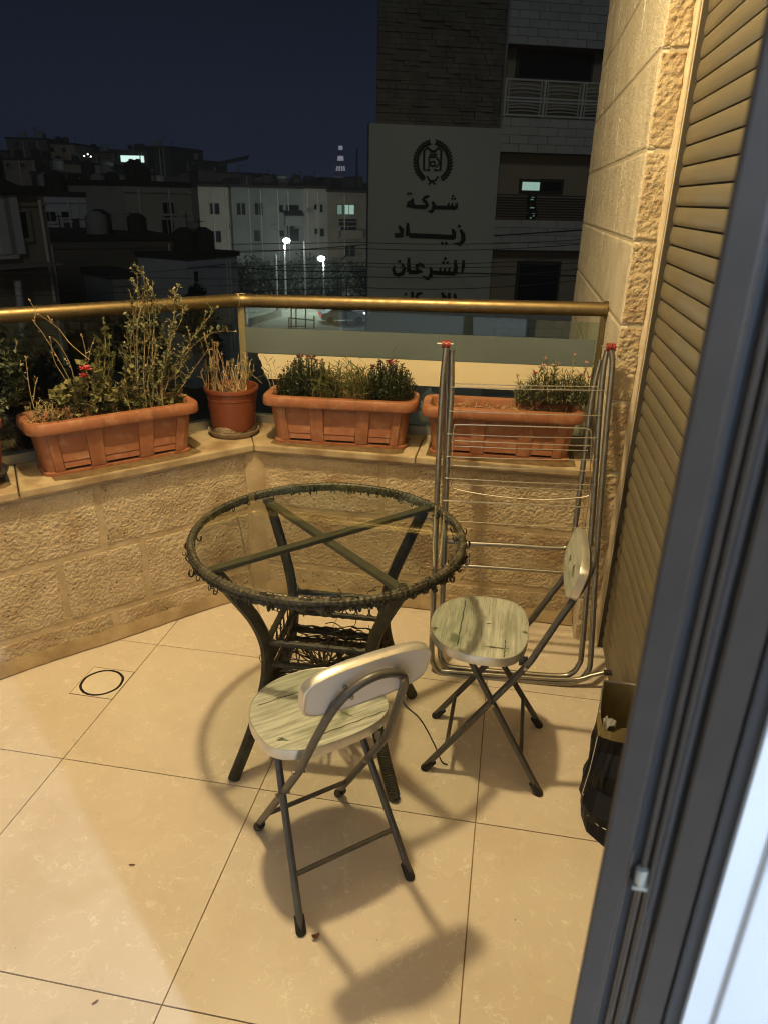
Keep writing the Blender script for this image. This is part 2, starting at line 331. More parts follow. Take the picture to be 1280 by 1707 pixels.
M['greenchip'] = mat('printed_green_paint', (0.05, 0.075, 0.04), (0.12, 0.13, 0.08), scale=110, rough=0.45)
M['steel'] = mat('chromed_rack_tube', (0.36, 0.34, 0.29), (0.30, 0.28, 0.235), scale=30, rough=0.30, metal=0.9)
M['wire'] = mat('chromed_rack_wire', (0.70, 0.66, 0.56), rough=0.25, metal=0.9)
M['red'] = mat('red_plastic_hinge', (0.27, 0.022, 0.014), (0.21, 0.017, 0.012), scale=40, rough=0.45)
M['bag'] = mat('black_paper_bag', (0.0075, 0.0078, 0.011), rough=0.5, spec=0.2)
M['kraft'] = mat('olive_lining', (0.26, 0.20, 0.075), (0.20, 0.15, 0.055), scale=20, rough=0.6)
M['paper'] = mat('grey_white_paper', (0.36, 0.35, 0.32), rough=0.7)
M['bagline'] = mat('white_worn_edge_and_glint', (0.70, 0.68, 0.62), rough=0.7)
M['leafdry'] = mat('dry_brown_leaf', (0.16, 0.075, 0.025), (0.24, 0.13, 0.05), scale=60, rough=0.8)
# city
M['ground'] = mat('dusty_ground', (0.10, 0.095, 0.08), (0.07, 0.066, 0.055), scale=0.15, rough=0.95)
M['asphalt'] = mat('asphalt', (0.20, 0.20, 0.185), (0.26, 0.255, 0.235), scale=0.8, rough=0.85)
M['pave'] = mat('pale_pavement', (0.45, 0.44, 0.40), (0.38, 0.37, 0.33), scale=0.6, rough=0.9)
M['sign'] = mat('pale_sign_panel', (0.52, 0.53, 0.46), (0.48, 0.49, 0.42), scale=0.3, rough=0.6)
M['ink'] = mat('black_lettering', (0.006, 0.006, 0.007), rough=0.5)
M['slate'] = mat('dark_ledger_stone', (0.15, 0.135, 0.10), (0.22, 0.20, 0.155), scale=2.5, rough=0.9)
M['block'] = mat('grey_stone_block', (0.46, 0.47, 0.43), (0.56, 0.56, 0.52), scale=0.8, rough=0.9, bump=0.3, bscale=8, bdist=0.03)
M['blockjoint'] = mat('dark_block_joint', (0.20, 0.20, 0.175), rough=0.95)
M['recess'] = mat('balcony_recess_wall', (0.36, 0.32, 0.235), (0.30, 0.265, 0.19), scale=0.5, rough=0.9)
M['railpaint'] = mat('grey_painted_railing', (0.62, 0.62, 0.58), rough=0.5)
M['darkglass'] = mat('dark_window_glass', (0.012, 0.013, 0.014), rough=0.12)
M['litwin'] = mat('lit_window', (0.5, 0.6, 0.5), emit=(0.60, 0.95, 0.78), estr=0.40)
M['dimwin'] = mat('dim_lit_window', (0.3, 0.4, 0.3), emit=(0.40, 0.80, 0.62), estr=0.22)
M['violet'] = mat('violet_lit_window', (0.2, 0.15, 0.4), emit=(0.30, 0.18, 0.90), estr=0.10)
M['litsign'] = mat('lit_white_sign', (0.8, 0.9, 0.85), emit=(0.72, 1.0, 0.90), estr=1.1)
M['lampglow'] = mat('street_lamp_glass', (1, 1, 1), emit=(0.75, 1.0, 0.95), estr=14)
M['dotglow'] = mat('small_lamp_glass', (1, 1, 1), emit=(1.0, 0.95, 0.85), estr=3.0)
M['towerglow'] = mat('tower_glow_band', (0.6, 0.6, 0.6), emit=(0.72, 0.70, 0.88), estr=0.30)
M['bluelight'] = mat('blue_roof_light', (0.1, 0.1, 1), emit=(0.2, 0.3, 1.0), estr=1.2)
M['headlight'] = mat('headlight_glass', (1, 1, 1), emit=(0.95, 0.97, 1.0), estr=14)
M['taillight'] = mat('tail_light_glass', (0.5, 0.02, 0.02), emit=(1.0, 0.05, 0.05), estr=0.8)
M['pale'] = mat('pale_stone_facade', (0.55, 0.55, 0.58), (0.46, 0.465, 0.50), scale=0.4, rough=0.9)
M['beige'] = mat('beige_stone_facade', (0.50, 0.46, 0.38), (0.41, 0.375, 0.31), scale=0.5, rough=0.9)
M['grey'] = mat('grey_green_facade', (0.32, 0.325, 0.30), (0.26, 0.265, 0.245), scale=0.5, rough=0.9)
M['brown'] = mat('brown_stone_facade', (0.36, 0.30, 0.22), (0.29, 0.24, 0.175), scale=0.5, rough=0.9)
M['darkfac'] = mat('dark_facade', (0.16, 0.145, 0.115), (0.115, 0.105, 0.085), scale=0.3, rough=0.95)
M['roofdark'] = mat('dark_tar_roof', (0.035, 0.033, 0.031), rough=0.95)
M['tank'] = mat('white_water_tank', (0.60, 0.60, 0.58), rough=0.6)
M['pole'] = mat('galvanised_pole', (0.22, 0.225, 0.22), rough=0.5, metal=0.4)
M['darkmetal'] = mat('dark_metal', (0.035, 0.035, 0.035), rough=0.6)
M['cable'] = mat('black_cable', (0.012, 0.012, 0.012), rough=0.6)
M['wirecity'] = mat('grey_overhead_cable', (0.07, 0.072, 0.07), rough=0.6)
M['carpaint'] = mat('silver_car_paint', (0.55, 0.60, 0.70), rough=0.25, metal=0.4)
M['bark'] = mat('dark_bark', (0.07, 0.05, 0.03), (0.10, 0.075, 0.05), scale=6, rough=0.9)
M['crown'] = mat('night_foliage', (0.012, 0.018, 0.009), (0.022, 0.03, 0.014), scale=1.5, rough=0.8)

# ================================================================ the balcony
CC = np.array([-0.937, 2.511])                      # the corner of the ledge's front edge
AL = R(48.5); DL = np.array([math.cos(AL), math.sin(AL)]); NL = np.array([-DL[1], DL[0]])   # left parapet: along, outward
DR = np.array([1.0, 0.0]); NR = np.array([0.0, 1.0])                                        # right parapet
SW = 0.327                                          # face of the side wall
LEDGE = 0.65
def LP(s, n, z): p = CC + s * DL + n * NL; return np.array([p[0], p[1], z])
def RP(s, n, z): p = CC + s * DR + n * NR; return np.array([p[0], p[1], z])
def mitre(off):                                     # where the two lines set back by off meet
    k = off * math.tan(AL / 2); return CC + off * NR - k * DR

# ---- floor: a slab with each tile as a piece of its own
def clip(poly, P, n):
    out = []
    for i in range(len(poly)):
        a, b = np.array(poly[i]), np.array(poly[(i + 1) % len(poly)]); da, db = (a - P) @ n, (b - P) @ n
        if da <= 0: out.append(tuple(a))
        if da * db < 0: out.append(tuple(a + (b - a) * da / (da - db)))
    return out
floor = obj('balcony_floor', MB().prism([(-2.9, -0.6), (1.2, -0.6), (1.2, 2.75), (-0.95, 2.75), (-2.9, 0.6)], -0.22, -0.0035), M['grout'])
struct(floor)
for i in range(-5, 2):
    for j in range(-1, 3):
        x0, y0 = 0.0167 + 0.6 * i + 0.0016, 0.8635 + 0.6 * j + 0.0016; x1, y1 = x0 + 0.5968, y0 + 0.5968
        poly = [(x0, y0), (x1, y0), (x1, y1), (x0, y1)]
        for P, n in ((CC + 0.03 * NL, NL), (CC + 0.03 * NR, NR), (np.array([0.50, 0]), np.array([1.0, 0])), (np.array([0, 0.26]), np.array([0, -1.0]))):
            poly = clip(poly, P, n) if len(poly) > 2 else poly
        if len(poly) > 2: obj('floor_tile', MB().prism(poly, -0.012, 0.0), M['tile'], floor)

# ---- floor drain cover
dr = thing('drain_cover', 'square tile drain cover with a dark round ring in the floor by the left parapet', 'drain cover', (-1.26, 1.815, 0))
pb = MB(); pb.obox((-1.334, 1.742, 0.0004), (0.149, 0, 0), (0, 0.147, 0), (0, 0, 0.0012)); obj('plate', pb, M['plate'], dr)
fr = MB()
for o_, ax, ay in (((-1.3365, 1.7395, 0.0002), (0.154, 0, 0), (0, 0.0022, 0)), ((-1.3365, 1.890, 0.0002), (0.154, 0, 0), (0, 0.0022, 0)),
                   ((-1.3365, 1.742, 0.0002), (0.0022, 0, 0), (0, 0.148, 0)), ((-1.1850, 1.742, 0.0002), (0.0022, 0, 0), (0, 0.148, 0))):
    fr.obox(o_, ax, ay, (0, 0, 0.0010))
obj('frame', fr, M['grout'], dr)
rg = MB(); n = 40; lo = []
for r_, z_ in ((0.0625, 0.0017), (0.0655, 0.0029), (0.0690, 0.0029), (0.0715, 0.0017)):
    lo.append([(-1.262 + r_ * math.cos(2 * math.pi * k / n) * (1 + 0.012 * math.sin(5 * k)), 1.815 + r_ * math.sin(2 * math.pi * k / n) * (1 + 0.012 * math.cos(3 * k)), z_) for k in range(n)])
rg.rings(lo); obj('ring', rg, M['slot'], dr, smooth=True)

# ---- parapets of rough stone with mortar joints, and their ledges
def parapet(name, label, PT, D, Nn, s0, s1, courses, base_h):
    p0 = PT((s0 + s1) / 2, 0.02, 0); t = thing(name, label, 'parapet wall', p0)
    n_in = -np.array(Nn); o = PT(0, 0.032, 0)[:2]
    core = MB(); core.obox(PT(s0, 0.032, -0.2), (*(D * (s1 - s0)), 0), (*(Nn * 0.30), 0), (0, 0, 0.2 + LEDGE - 0.029)); obj('mortar_core', core, M['mortar'], t)
    sd = 3 if name.endswith('x') else 11
    for z0, z1, cuts in courses:
        ed = [s0] + [c for c in cuts if s0 < c < s1] + [s1]
        for a, b in zip(ed[:-1], ed[1:]):
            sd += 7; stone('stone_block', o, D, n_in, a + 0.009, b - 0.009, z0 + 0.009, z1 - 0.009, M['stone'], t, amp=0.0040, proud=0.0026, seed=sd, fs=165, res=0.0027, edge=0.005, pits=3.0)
    fil = MB()                                       # the mortar fillet along the foot of the wall
    k = int((s1 - s0) / 0.03); lo = []
    for i in range(k + 1):
        s = s0 + (s1 - s0) * i / k; wv = 0.003 * math.sin(i * 0.37) + random.uniform(-0.002, 0.002)
        lo.append([PT(s, 0.045, -0.01), PT(s, 0.002 + wv, 0.001), PT(s, -0.001 + wv, 0.007), PT(s, 0.014, 0.032 + wv), PT(s, 0.040, 0.052 + wv)])
    m_ = len(lo[0]); V = [p for l in lo for p in l]
    fil.add(V, [(i * m_ + q, (i + 1) * m_ + q, (i + 1) * m_ + q + 1, i * m_ + q + 1) for i in range(k) for q in range(m_ - 1)])
    obj('mortar_fillet', fil, M['fillet'], t, smooth=True)
    return t
wl = parapet('parapet_wall', 'long rough stone parapet under the planter on the left, running diagonally', LP, DL, NL, -2.0, 0.0,
             [(0.365, 0.615, [-1.62, -1.10, -0.592]), (0.115, 0.365, [-1.75, -1.25, -0.751, -0.457]), (0.0, 0.115, [-1.5, -1.05, -0.594])], 0)
wr = parapet('parapet_wall', 'rough stone parapet behind the table and the drying rack, facing the camera', RP, DR, NR, 0.012, 1.262,
             [(0.380, 0.615, [0.494, 0.86]), (0.130, 0.380, [0.375, 0.80]), (0.0, 0.130, [0.20, 0.62, 1.02])], 0)
quoin = MB(); lo = []
for i in range(17):
    z = -0.01 + 0.626 * i / 16; w_ = 0.0015 * math.sin(i * 2.1)
    lo.append([LP(-0.030, 0.036, z), LP(-0.020 + w_, 0.020, z), LP(-0.002, 0.016 + w_, z), RP(0.016, 0.017, z), RP(0.030 + w_, 0.033, z)])
m_ = 5; quoin.add([p for l in lo for p in l], [(i * m_ + q, (i + 1) * m_ + q, (i + 1) * m_ + q + 1, i * m_ + q + 1) for i in range(16) for q in range(m_ - 1)])
obj('mortar_corner', quoin, M['mortar'], wr, smooth=True)
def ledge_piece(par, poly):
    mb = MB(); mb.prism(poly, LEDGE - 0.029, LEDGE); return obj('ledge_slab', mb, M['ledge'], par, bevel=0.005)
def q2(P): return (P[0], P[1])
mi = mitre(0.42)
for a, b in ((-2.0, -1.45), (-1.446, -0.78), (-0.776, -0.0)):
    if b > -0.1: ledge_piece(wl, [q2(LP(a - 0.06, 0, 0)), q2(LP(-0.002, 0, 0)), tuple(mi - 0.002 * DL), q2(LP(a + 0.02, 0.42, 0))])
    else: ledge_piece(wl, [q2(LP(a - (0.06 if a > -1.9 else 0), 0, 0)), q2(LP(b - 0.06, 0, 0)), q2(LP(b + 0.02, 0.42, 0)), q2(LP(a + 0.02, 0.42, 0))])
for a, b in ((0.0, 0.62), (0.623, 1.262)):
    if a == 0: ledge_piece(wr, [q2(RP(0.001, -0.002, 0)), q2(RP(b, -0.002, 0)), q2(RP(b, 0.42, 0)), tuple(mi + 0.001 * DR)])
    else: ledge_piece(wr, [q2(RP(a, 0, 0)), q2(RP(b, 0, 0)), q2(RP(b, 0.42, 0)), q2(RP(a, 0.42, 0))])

# dark sheets painted on the ledge as the shadow of the planters
def ledge_shade(PT, s0, s1, n0, n1, par, sd):
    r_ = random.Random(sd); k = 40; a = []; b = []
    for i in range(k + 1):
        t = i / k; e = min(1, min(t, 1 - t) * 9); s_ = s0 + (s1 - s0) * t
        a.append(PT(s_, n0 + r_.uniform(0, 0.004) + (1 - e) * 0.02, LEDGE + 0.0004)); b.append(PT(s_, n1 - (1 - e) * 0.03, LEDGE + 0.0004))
    mb = MB(); mb.add(a + b, [(i, i + 1, k + 1 + i + 1, k + 1 + i) for i in range(k)]); obj('painted_shadow', mb, M['ledge_shade'], par)
ledge_shade(LP, -0.72, -0.20, 0.006, 0.25, wl, 1); ledge_shade(LP, -1.05, -0.84, 0.05, 0.24, wl, 2); ledge_shade(RP, 0.055, 0.57, 0.005, 0.25, wr, 3); ledge_shade(RP, 0.655, 1.20, 0.005, 0.25, wr, 4)

# ---- glass balustrade with a bronze tube
GO = 0.29
gr = thing('glass_balustrade', 'glass balustrade with a bronze tubular handrail standing on the ledge', 'balustrade', (*mitre(GO), LEDGE))
mg = mitre(GO)
def gpane(P0, D, Nn, ln, z0, z1): return MB().obox((P0[0] - Nn[0] * 0.004, P0[1] - Nn[1] * 0.004, z0), (*(np.array(D) * ln), 0), (*(np.array(Nn) * 0.008), 0), (0, 0, z1 - z0))
obj('glass_pane', gpane(mg + 0.03 * DR, DR, NR, SW - mg[0] - 0.05, LEDGE + 0.012, 1.122), M['glass'], gr)
PL0 = mg - 1.75 * DL
obj('glass_pane', gpane(PL0, DL, NL, 1.72, LEDGE + 0.012, 1.122), M['glass'], gr)
ch = MB()
for nn in (-0.017, 0.006):
    ch.obox((*(mg + 0.02 * DR + nn * NR), LEDGE), ((SW - mg[0] - 0.03), 0, 0), (*(NR * 0.011), 0), (0, 0, 0.034))
obj('base_channel', ch, M['alu'], gr)
ch = MB()
for nn in (-0.017, 0.006):
    ch.obox((*(PL0 + nn * NL), LEDGE), (*(DL * 1.73), 0), (*(NL * 0.011), 0), (0, 0, 0.034))
obj('base_channel', ch, M['alu'], gr)
zc, zr, zl = 1.143, 1.170, 1.150
rail = MB(); pts = [np.array([*(mg - 1.75 * DL), zl]), np.array([*(mg - 0.055 * DL), zc]), np.array([*(mg - 0.02 * DL + 0.002 * NR), zc]), np.array([*(mg + 0.02 * DR), zc]), np.array([*(mg + 0.055 * DR), zc]), np.array([SW - 0.004, mg[1], zr])]
rail.tube(pts, 0.0255, n=28); obj('handrail', rail, M['brass'], gr, smooth=True)
jn = MB(); jn.tube([np.array([*(mg - 0.022 * DL), zc]), np.array([*(mg), zc]), np.array([*(mg + 0.018 * DR), zc])], [0.0262, 0.0272, 0.0262], n=24)
obj('rail_elbow', jn, M['saucer'], gr, smooth=True)
fl = MB(); fl.tube([(SW - 0.012, mg[1], zr), (SW - 0.001, mg[1], zr)], 0.030, n=24); obj('rail_flange', fl, M['brass'], gr, smooth=True)
ps = MB(); ps.box((mg[0] - 0.014, mg[1] - 0.012, LEDGE), (mg[0] + 0.014, mg[1] + 0.012, zc - 0.018)); obj('corner_post', ps, M['cornerpost'], gr, bevel=0.004)
ps = MB(); ps.box((SW - 0.020, mg[1] - 0.012, LEDGE), (SW - 0.002, mg[1] + 0.012, zr - 0.02)); obj('end_post', ps, M['brass'], gr)
# films stuck to the pane
fm = MB(); fm.obox((-1.056, mg[1] - 0.0056, 0.940), (SW - 0.026 + 1.056, 0, 0.020), (0, 0.0008, 0), (0, 0, 0.100)); obj('frosted_film', fm, M['frost'], gr)
pts = [(-0.985, 0.842), (-0.972, 0.832)] ; n_ = 26
tor = []
for i in range(15):
    z = 0.838 + (0.938 - 0.838) * i / 14; tor.append((-1.004 + 0.030 * (1 - i / 14) ** 1.5 + random.uniform(-0.006, 0.006), z))
bot = [(x, 0.838 + (x + 1.0) * 0.016 + random.uniform(-0.001, 0.001)) for x in np.linspace(-0.95, SW - 0.027, 20)]
poly = bot + [(SW - 0.027, 0.958)] + [(-1.004, 0.938)] + tor[::-1][1:]
V = [(x, mg[1] - 0.0058, z) for x, z in poly] + [(x, mg[1] - 0.0048, z) for x, z in poly]; n_ = len(poly)
fm = MB(); fm.add(V, [tuple(range(n_)), tuple(range(2 * n_ - 1, n_ - 1, -1))] + [(i, n_ + i, n_ + (i + 1) % n_, (i + 1) % n_) for i in range(n_)])
obj('cream_film', fm, M['cream'], gr)

# ---- side wall with its corner pier
sw = thing('side_wall', 'tall pale stone side wall running out past the handrail', 'wall', (SW, 3.4, 0))
core = MB().box((SW + 0.0028, 2.428, -9.3), (1.6, 4.52, 5.2)); obj('mortar_core', core, M['palejoint'], sw)
zs = [1.419 + 0.248 * k for k in range(-7, 9)]; sd = 400
for i, (a, b) in enumerate(zip(zs[:-1], zs[1:])):
    cuts = [2.424, 2.95, 3.62, 4.14, 4.52] if i % 2 else [2.424, 3.28, 3.85, 4.52]
    for c, d in zip(cuts[:-1], cuts[1:]):
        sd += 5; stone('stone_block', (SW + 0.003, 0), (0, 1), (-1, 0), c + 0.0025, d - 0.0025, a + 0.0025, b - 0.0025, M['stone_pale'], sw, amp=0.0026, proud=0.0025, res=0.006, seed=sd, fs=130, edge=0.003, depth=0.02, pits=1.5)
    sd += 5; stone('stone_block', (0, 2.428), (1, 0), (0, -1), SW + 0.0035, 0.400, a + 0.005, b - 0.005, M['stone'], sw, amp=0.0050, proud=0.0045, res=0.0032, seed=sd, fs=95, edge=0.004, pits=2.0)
pl_ = MB(); lo = []
for i in range(61):
    z = -0.01 + 2.76 * i / 60; e = random.uniform(-0.004, 0.004)
    lo.append([(0.396 + e, 2.432, z), (0.399 + e, 2.416, z), (0.408, 2.412, z), (0.412, 2.413, z), (0.412, 2.45, z)])
pl_.add([p for l in lo for p in l], [(i * 5 + q, i * 5 + q + 1, (i + 1) * 5 + q + 1, (i + 1) * 5 + q) for i in range(60) for q in range(4)])
obj('plaster_strip', pl_, M['plaster'], sw, smooth=True)

# ---- roller shutter
sh = thing('roller_shutter', 'closed beige roller shutter of horizontal slats on the right', 'roller shutter', (0.43, 1.4, 0))
pr = []
for i in range(9):
    t = i / 8; pr.append((-0.0062 * (math.sin(math.pi * (0.04 + 0.92 * t ** 0.8)) ** 0.6), 0.0020 + 0.0470 * t))
sm = MB(); y0, y1 = 0.40, 2.386
V = [(0.432 + x, y, z) for y in (y0, y1) for x, z in pr] + [(0.441, y, z) for y in (y0, y1) for x, z in (pr[0], pr[-1])]
F = [(i, i + 1, 9 + i + 1, 9 + i) for i in range(8)] + [(0, 9, 20, 18), (8, 19, 21, 17), (18, 20, 21, 19), tuple([18] + list(range(0, 9)) + [19])[::-1], tuple([20] + list(range(9, 18)) + [21])]
sm.add(V, F); slm = mesh('slat', sm, True); slm.materials.append(M['slat']); slm.set_sharp_from_angle(angle=R(50))
for k in range(43):
    o = bpy.data.objects.new('slat', slm); col.objects.link(o); o.location = (random.uniform(-0.0006, 0.0006), 0, 0.012 + 0.052 * k); put(o, sh)
bkp = MB(); bkp.box((0.4415, 0.40, 0.0), (0.4422, 2.386, 2.3)); obj('backing', bkp, M['track'], sh)
tk = MB(); tk.box((0.414, 2.388, 0.0), (0.430, 2.398, 2.3)); tk.box((0.4305, 2.3885, 0.0), (0.452, 2.392, 2.3)); obj('guide_rail', tk, M['track'], sh)
tk = MB(); tk.box((0.4125, 2.398, 0.0), (0.430, 2.409, 2.3)); obj('guide_lip', tk, M['plaster'], sh)

# ---- the house wall with the doorway the picture is taken from, and the slab above
hw = thing('house_wall', 'white painted wall beside the dark door frame at the lower right', 'wall', (0.4, 0.3, 0))
mb = MB(); mb.box((0.1452, 0.3235, -0.01), (0.62, 0.392, 3.15)); obj('plaster_wall', mb, M['white'], hw)
mb = MB(); mb.box((0.1625, 0.3205, -0.01), (0.62, 0.3234, 3.15)); obj('plaster_coat', mb, M['white'], hw, bevel=0.0012)
mb = MB(); mb.box((-1.25, 0.30, 2.221), (0.1451, 0.392, 3.15)); obj('lintel', mb, M['white'], hw)
mb = MB(); mb.box((-2.6, 0.27, -0.01), (-1.25, 0.392, 3.15)); obj('plaster_wall', mb, M['white'], hw)
mb = MB(); mb.box((0.4425, 0.392, -0.01), (0.62, 2.428, 3.15)); obj('plaster_wall', mb, M['plaster'], hw)
ce = MB(); ce.prism([(-2.9, -2.6), (2.9, -2.6), (2.9, 0.27), (SW, 0.5), (SW, 2.95), (-1.15, 2.95), (-2.9, 0.95)], 3.15, 3.35); struct(obj('balcony_ceiling', ce, M['ceil']))

# ---- the room behind the camera: plain walls that the white lamp lights
rw_ = thing('room_walls', 'plain beige room walls behind the camera', 'wall', (0.5, -1.2, 0))
for nm, lo_, hi_ in (('back_wall', (-2.6, -2.7, -0.01), (2.9, -2.6, 3.15)), ('side_wall_panel', (-2.7, -2.6, -0.01), (-2.6, 0.39, 3.15)), ('side_wall_panel', (2.8, -2.6, -0.01), (2.9, 0.39, 3.15)), ('door_side_wall', (0.621, 0.323, -0.01), (2.8, 0.392, 3.15))):
    obj(nm, MB().box(lo_, hi_), M['roomwall'], rw_)
struct(obj('room_floor', MB().box((-2.6, -2.6, -0.2), (2.8, 0.258, -0.001)), M['roomwall']))
# ---- dark door frame close to the lens
df = thing('door_frame', 'dark grey metal door frame with grooves standing close on the right', 'door frame', (0.11, 0.33, 0))
def strip(name, r0, r1, ya, m, par, bev=0.0, z0=0.0, z1=2.22, yb=0.372):
    """an upright profile between two sight lines (u/v ratios), its face at ya, its sides running back along them"""
    return obj(name, MB().prism([(r0 * ya, ya), (r1 * ya, ya), (r1 * yb, yb), (r0 * yb, yb)], z0, z1), m, par, bevel=bev)
strip('sash', 0.2400, 0.2900, 0.330, M['anthracite'], df, 0.0022)
strip('seal', 0.2905, 0.3080, 0.3335, M['seal'], df)
strip('rib', 0.3085, 0.3175, 0.3305, M['anthracite'], df, 0.0008)
strip('seal', 0.3180, 0.3250, 0.3335, M['seal'], df)
strip('rib', 0.3255, 0.3345, 0.3295, M['anthracite'], df, 0.001)
strip('rib', 0.3350, 0.3450, 0.3315, M['bluepro'], df, 0.0008)
strip('seal', 0.3455, 0.3555, 0.3345, M['seal'], df)
strip('frame_profile', 0.3560, 0.4130, 0.3290, M['anthracite'], df, 0.002)
strip('frame_profile', 0.4135, 0.4480, 0.3275, M['bluepro'], df, 0.002)
kb = MB(); kb.lathe([(0.0, 0.0), (0.0030, 0.0), (0.0036, 0.001), (0.0036, 0.011), (0.0030, 0.012), (0.0, 0.012)], (0.1028, 0.3300), 16); kb.v = [(x, y, z + 1.152) for x, y, z in kb.v]
kb2 = MB(); kb2.box((0.0985, 0.3265, 1.150), (0.1072, 0.340, 1.152)); kb.add(kb2.v, kb2.f)
obj('stop_roller', kb, M['alu'], df, smooth=True)

# ---- the two lamps
lt = thing('ceiling_lamp', 'round frosted ceiling lamp above the balcony', 'lamp', (LAMP[0], LAMP[1], 3.15))
mb = MB(); mb.lathe([(0.0, 3.149), (0.07, 3.149), (0.075, 3.135), (0.06, 3.12), (0.0, 3.12)], LAMP[:2], 28); obj('mount', mb, M['alu'], lt, smooth=True)
ld = bpy.data.lights.new('bulb', 'POINT'); ld.energy = 218; ld.color = (1.0, 0.765, 0.40); ld.shadow_soft_size = 0.068
lo_ = bpy.data.objects.new('bulb', ld); col.objects.link(lo_); lo_.location = LAMP; put(lo_, lt)
rl = thing('room_lamp', 'white lamp in the room behind the camera', 'lamp', (ROOM[0], ROOM[1], 3.15))
mb = MB(); mb.lathe([(0.0, 3.149), (0.05, 3.149), (0.05, 3.12), (0.006, 3.11), (0.006, ROOM[2] + 0.06), (0.0, ROOM[2] + 0.06)], ROOM[:2], 20); obj('stem', mb, M['white'], rl, smooth=True)
ld = bpy.data.lights.new('bulb', 'POINT'); ld.energy = 125; ld.color = (0.58, 0.75, 1.0); ld.shadow_soft_size = 0.016
lo_ = bpy.data.objects.new('bulb', ld); col.objects.link(lo_); lo_.location = ROOM; put(lo_, rl)

# ================================================================ furniture
# ---- round glass table on a frayed rattan base
TX, TY, TZ = -0.445, 1.72, 0.70
tb = thing('round_table', 'round glass table with a frayed dark rattan rim and crossed bars', 'table', (TX, TY, 0))
def T(r, a, z): return np.array([TX + r * math.cos(a), TY + r * math.sin(a), z])
rim = MB(); n1, n2 = 300, 10; lo = []
for i in range(n1):
    a = 2 * math.pi * i / n1; rr = 0.0098 + 0.0020 * (i % 2) + random.uniform(-0.0006, 0.0006); l = []
    for k in range(n2):
        b = 2 * math.pi * k / n2; l.append(T(0.361 + rr * math.cos(b), a + 0.006 * math.sin(b), TZ - 0.016 + rr * math.sin(b)))
    lo.append(l)
lo.append(lo[0]); rim.rings(lo); rimo = obj('rim', rim, M['rattan_top'], tb)
bnd = MB(); lo = []
for i in range(n1):
    a = 2 * math.pi * i / n1; rr = 0.0062 + random.uniform(-0.0022, 0.0022); l = []
    for k in range(8):
        b = 2 * math.pi * k / 8; l.append(T(0.3655 + rr * math.cos(b) + random.uniform(-0.001, 0.001), a, TZ - 0.0285 + 1.1 * rr * math.sin(b)))
    lo.append(l)
lo.append(lo[0]); bnd.rings(lo); obj('rim_binding', bnd, M['rattan'], rimo)
gl = MB(); gl.lathe([(0.0, TZ - 0.008), (0.352, TZ - 0.008), (0.354, TZ - 0.005), (0.352, TZ - 0.002), (0.0, TZ - 0.002)], (TX, TY), 96); obj('glass_top', gl, M['tglass'], tb, smooth=True)
LA = [R(47 + 90 * k) for k in range(4)]
for k in range(2):
    a = LA[k]; d = np.array([math.cos(a), math.sin(a), 0]); s = np.array([-d[1], d[0], 0]); z = TZ - 0.030 - 0.0135 * k
    obj('cross_bar', MB().obox(T(0, 0, z) - d * 0.352 - s * 0.0125, d * 0.704, s * 0.025, (0, 0, 0.013)), M['barpaint'], tb, bevel=0.002)
PRF = [(0.335, 0.672), (0.318, 0.645), (0.275, 0.575), (0.232, 0.50), (0.207, 0.43), (0.200, 0.37), (0.206, 0.30), (0.228, 0.22), (0.268, 0.12), (0.325, 0.004)]
def leg_r(z):
    for (r0, z0), (r1, z1) in zip(PRF[:-1], PRF[1:]):
        if z1 <= z <= z0: return r0 + (r1 - r0) * (z0 - z) / (z0 - z1)
    return PRF[-1][0]
for k, a in enumerate(LA):
    pth = smooth_path([T(r, a, z) for r, z in PRF], 5)
    lg = MB(); lg.tube(pth, 0.0195, n=8, flat=(0.95, 0.75)); lgo = obj('leg', lg, M['rattan'], tb, smooth=True)
    if k == 3:                                       # rattan wound round the lower part
        for q in range(34):
            z = 0.016 + 0.0062 * q; r = leg_r(z); r2 = leg_r(z + 0.004)
            c = T(r, a, z); t_ = T(r2, a, z + 0.004) - c; t_ /= np.linalg.norm(t_); u_ = np.array([-math.sin(a), math.cos(a), 0]); v_ = np.cross(t_, u_)
            w_ = MB(); w_.tube([c + 0.0182 * (math.cos(b) * u_ * 0.82 + math.sin(b) * v_ * 1.0) + t_ * 0.002 * math.sin(b) for b in np.linspace(0, 2 * math.pi, 13)[:-1]], 0.0029, n=5, closed=True)
            obj('rattan_wrap', w_, M['rattan'], lgo, smooth=True)
def stretcher(z, r, name='stretcher', sides=(0, 1, 2, 3)):
    for k in sides:
        a, b = T(leg_r(z) - 0.006, LA[k], z), T(leg_r(z) - 0.006, LA[(k + 1) % 4], z)
        mb = MB(); mb.tube([a + (b - a) * i / 20 + np.array([0, 0, 0.0012 * math.sin(i * 2.7)]) for i in range(21)], [r + 0.0012 * (i % 2) for i in range(21)], n=7); obj(name, mb, M['rattan'], tb, smooth=True)
stretcher(0.415, 0.0085); stretcher(0.345, 0.0085); stretcher(0.275, 0.0095); stretcher(0.235, 0.008)
for k in range(4):                                   # the rings between the upper two stretchers
    for i in range(7):
        f_ = (i + 0.7) / 7.4; a, b = T(leg_r(0.38) - 0.006, LA[k], 0.380), T(leg_r(0.38) - 0.006, LA[(k + 1) % 4], 0.380); c = a + (b - a) * f_; d = (b - a) / np.linalg.norm(b - a)
        if random.random() < 0.12: continue
        R_ = 0.027 + random.uniform(-0.003, 0.003); tl = random.uniform(-0.3, 0.3)
        mb = MB(); mb.tube([c + R_ * (math.cos(q) * (d * math.cos(tl) + np.array([0, 0, math.sin(tl) * 0.3])) * 0.8 + math.sin(q) * np.array([0, 0, 1.15])) for q in np.linspace(0, 2 * math.pi, 15)[:-1]], 0.0020, n=5, closed=True)
        obj('woven_ring', mb, M['rattan'], tb, smooth=True)
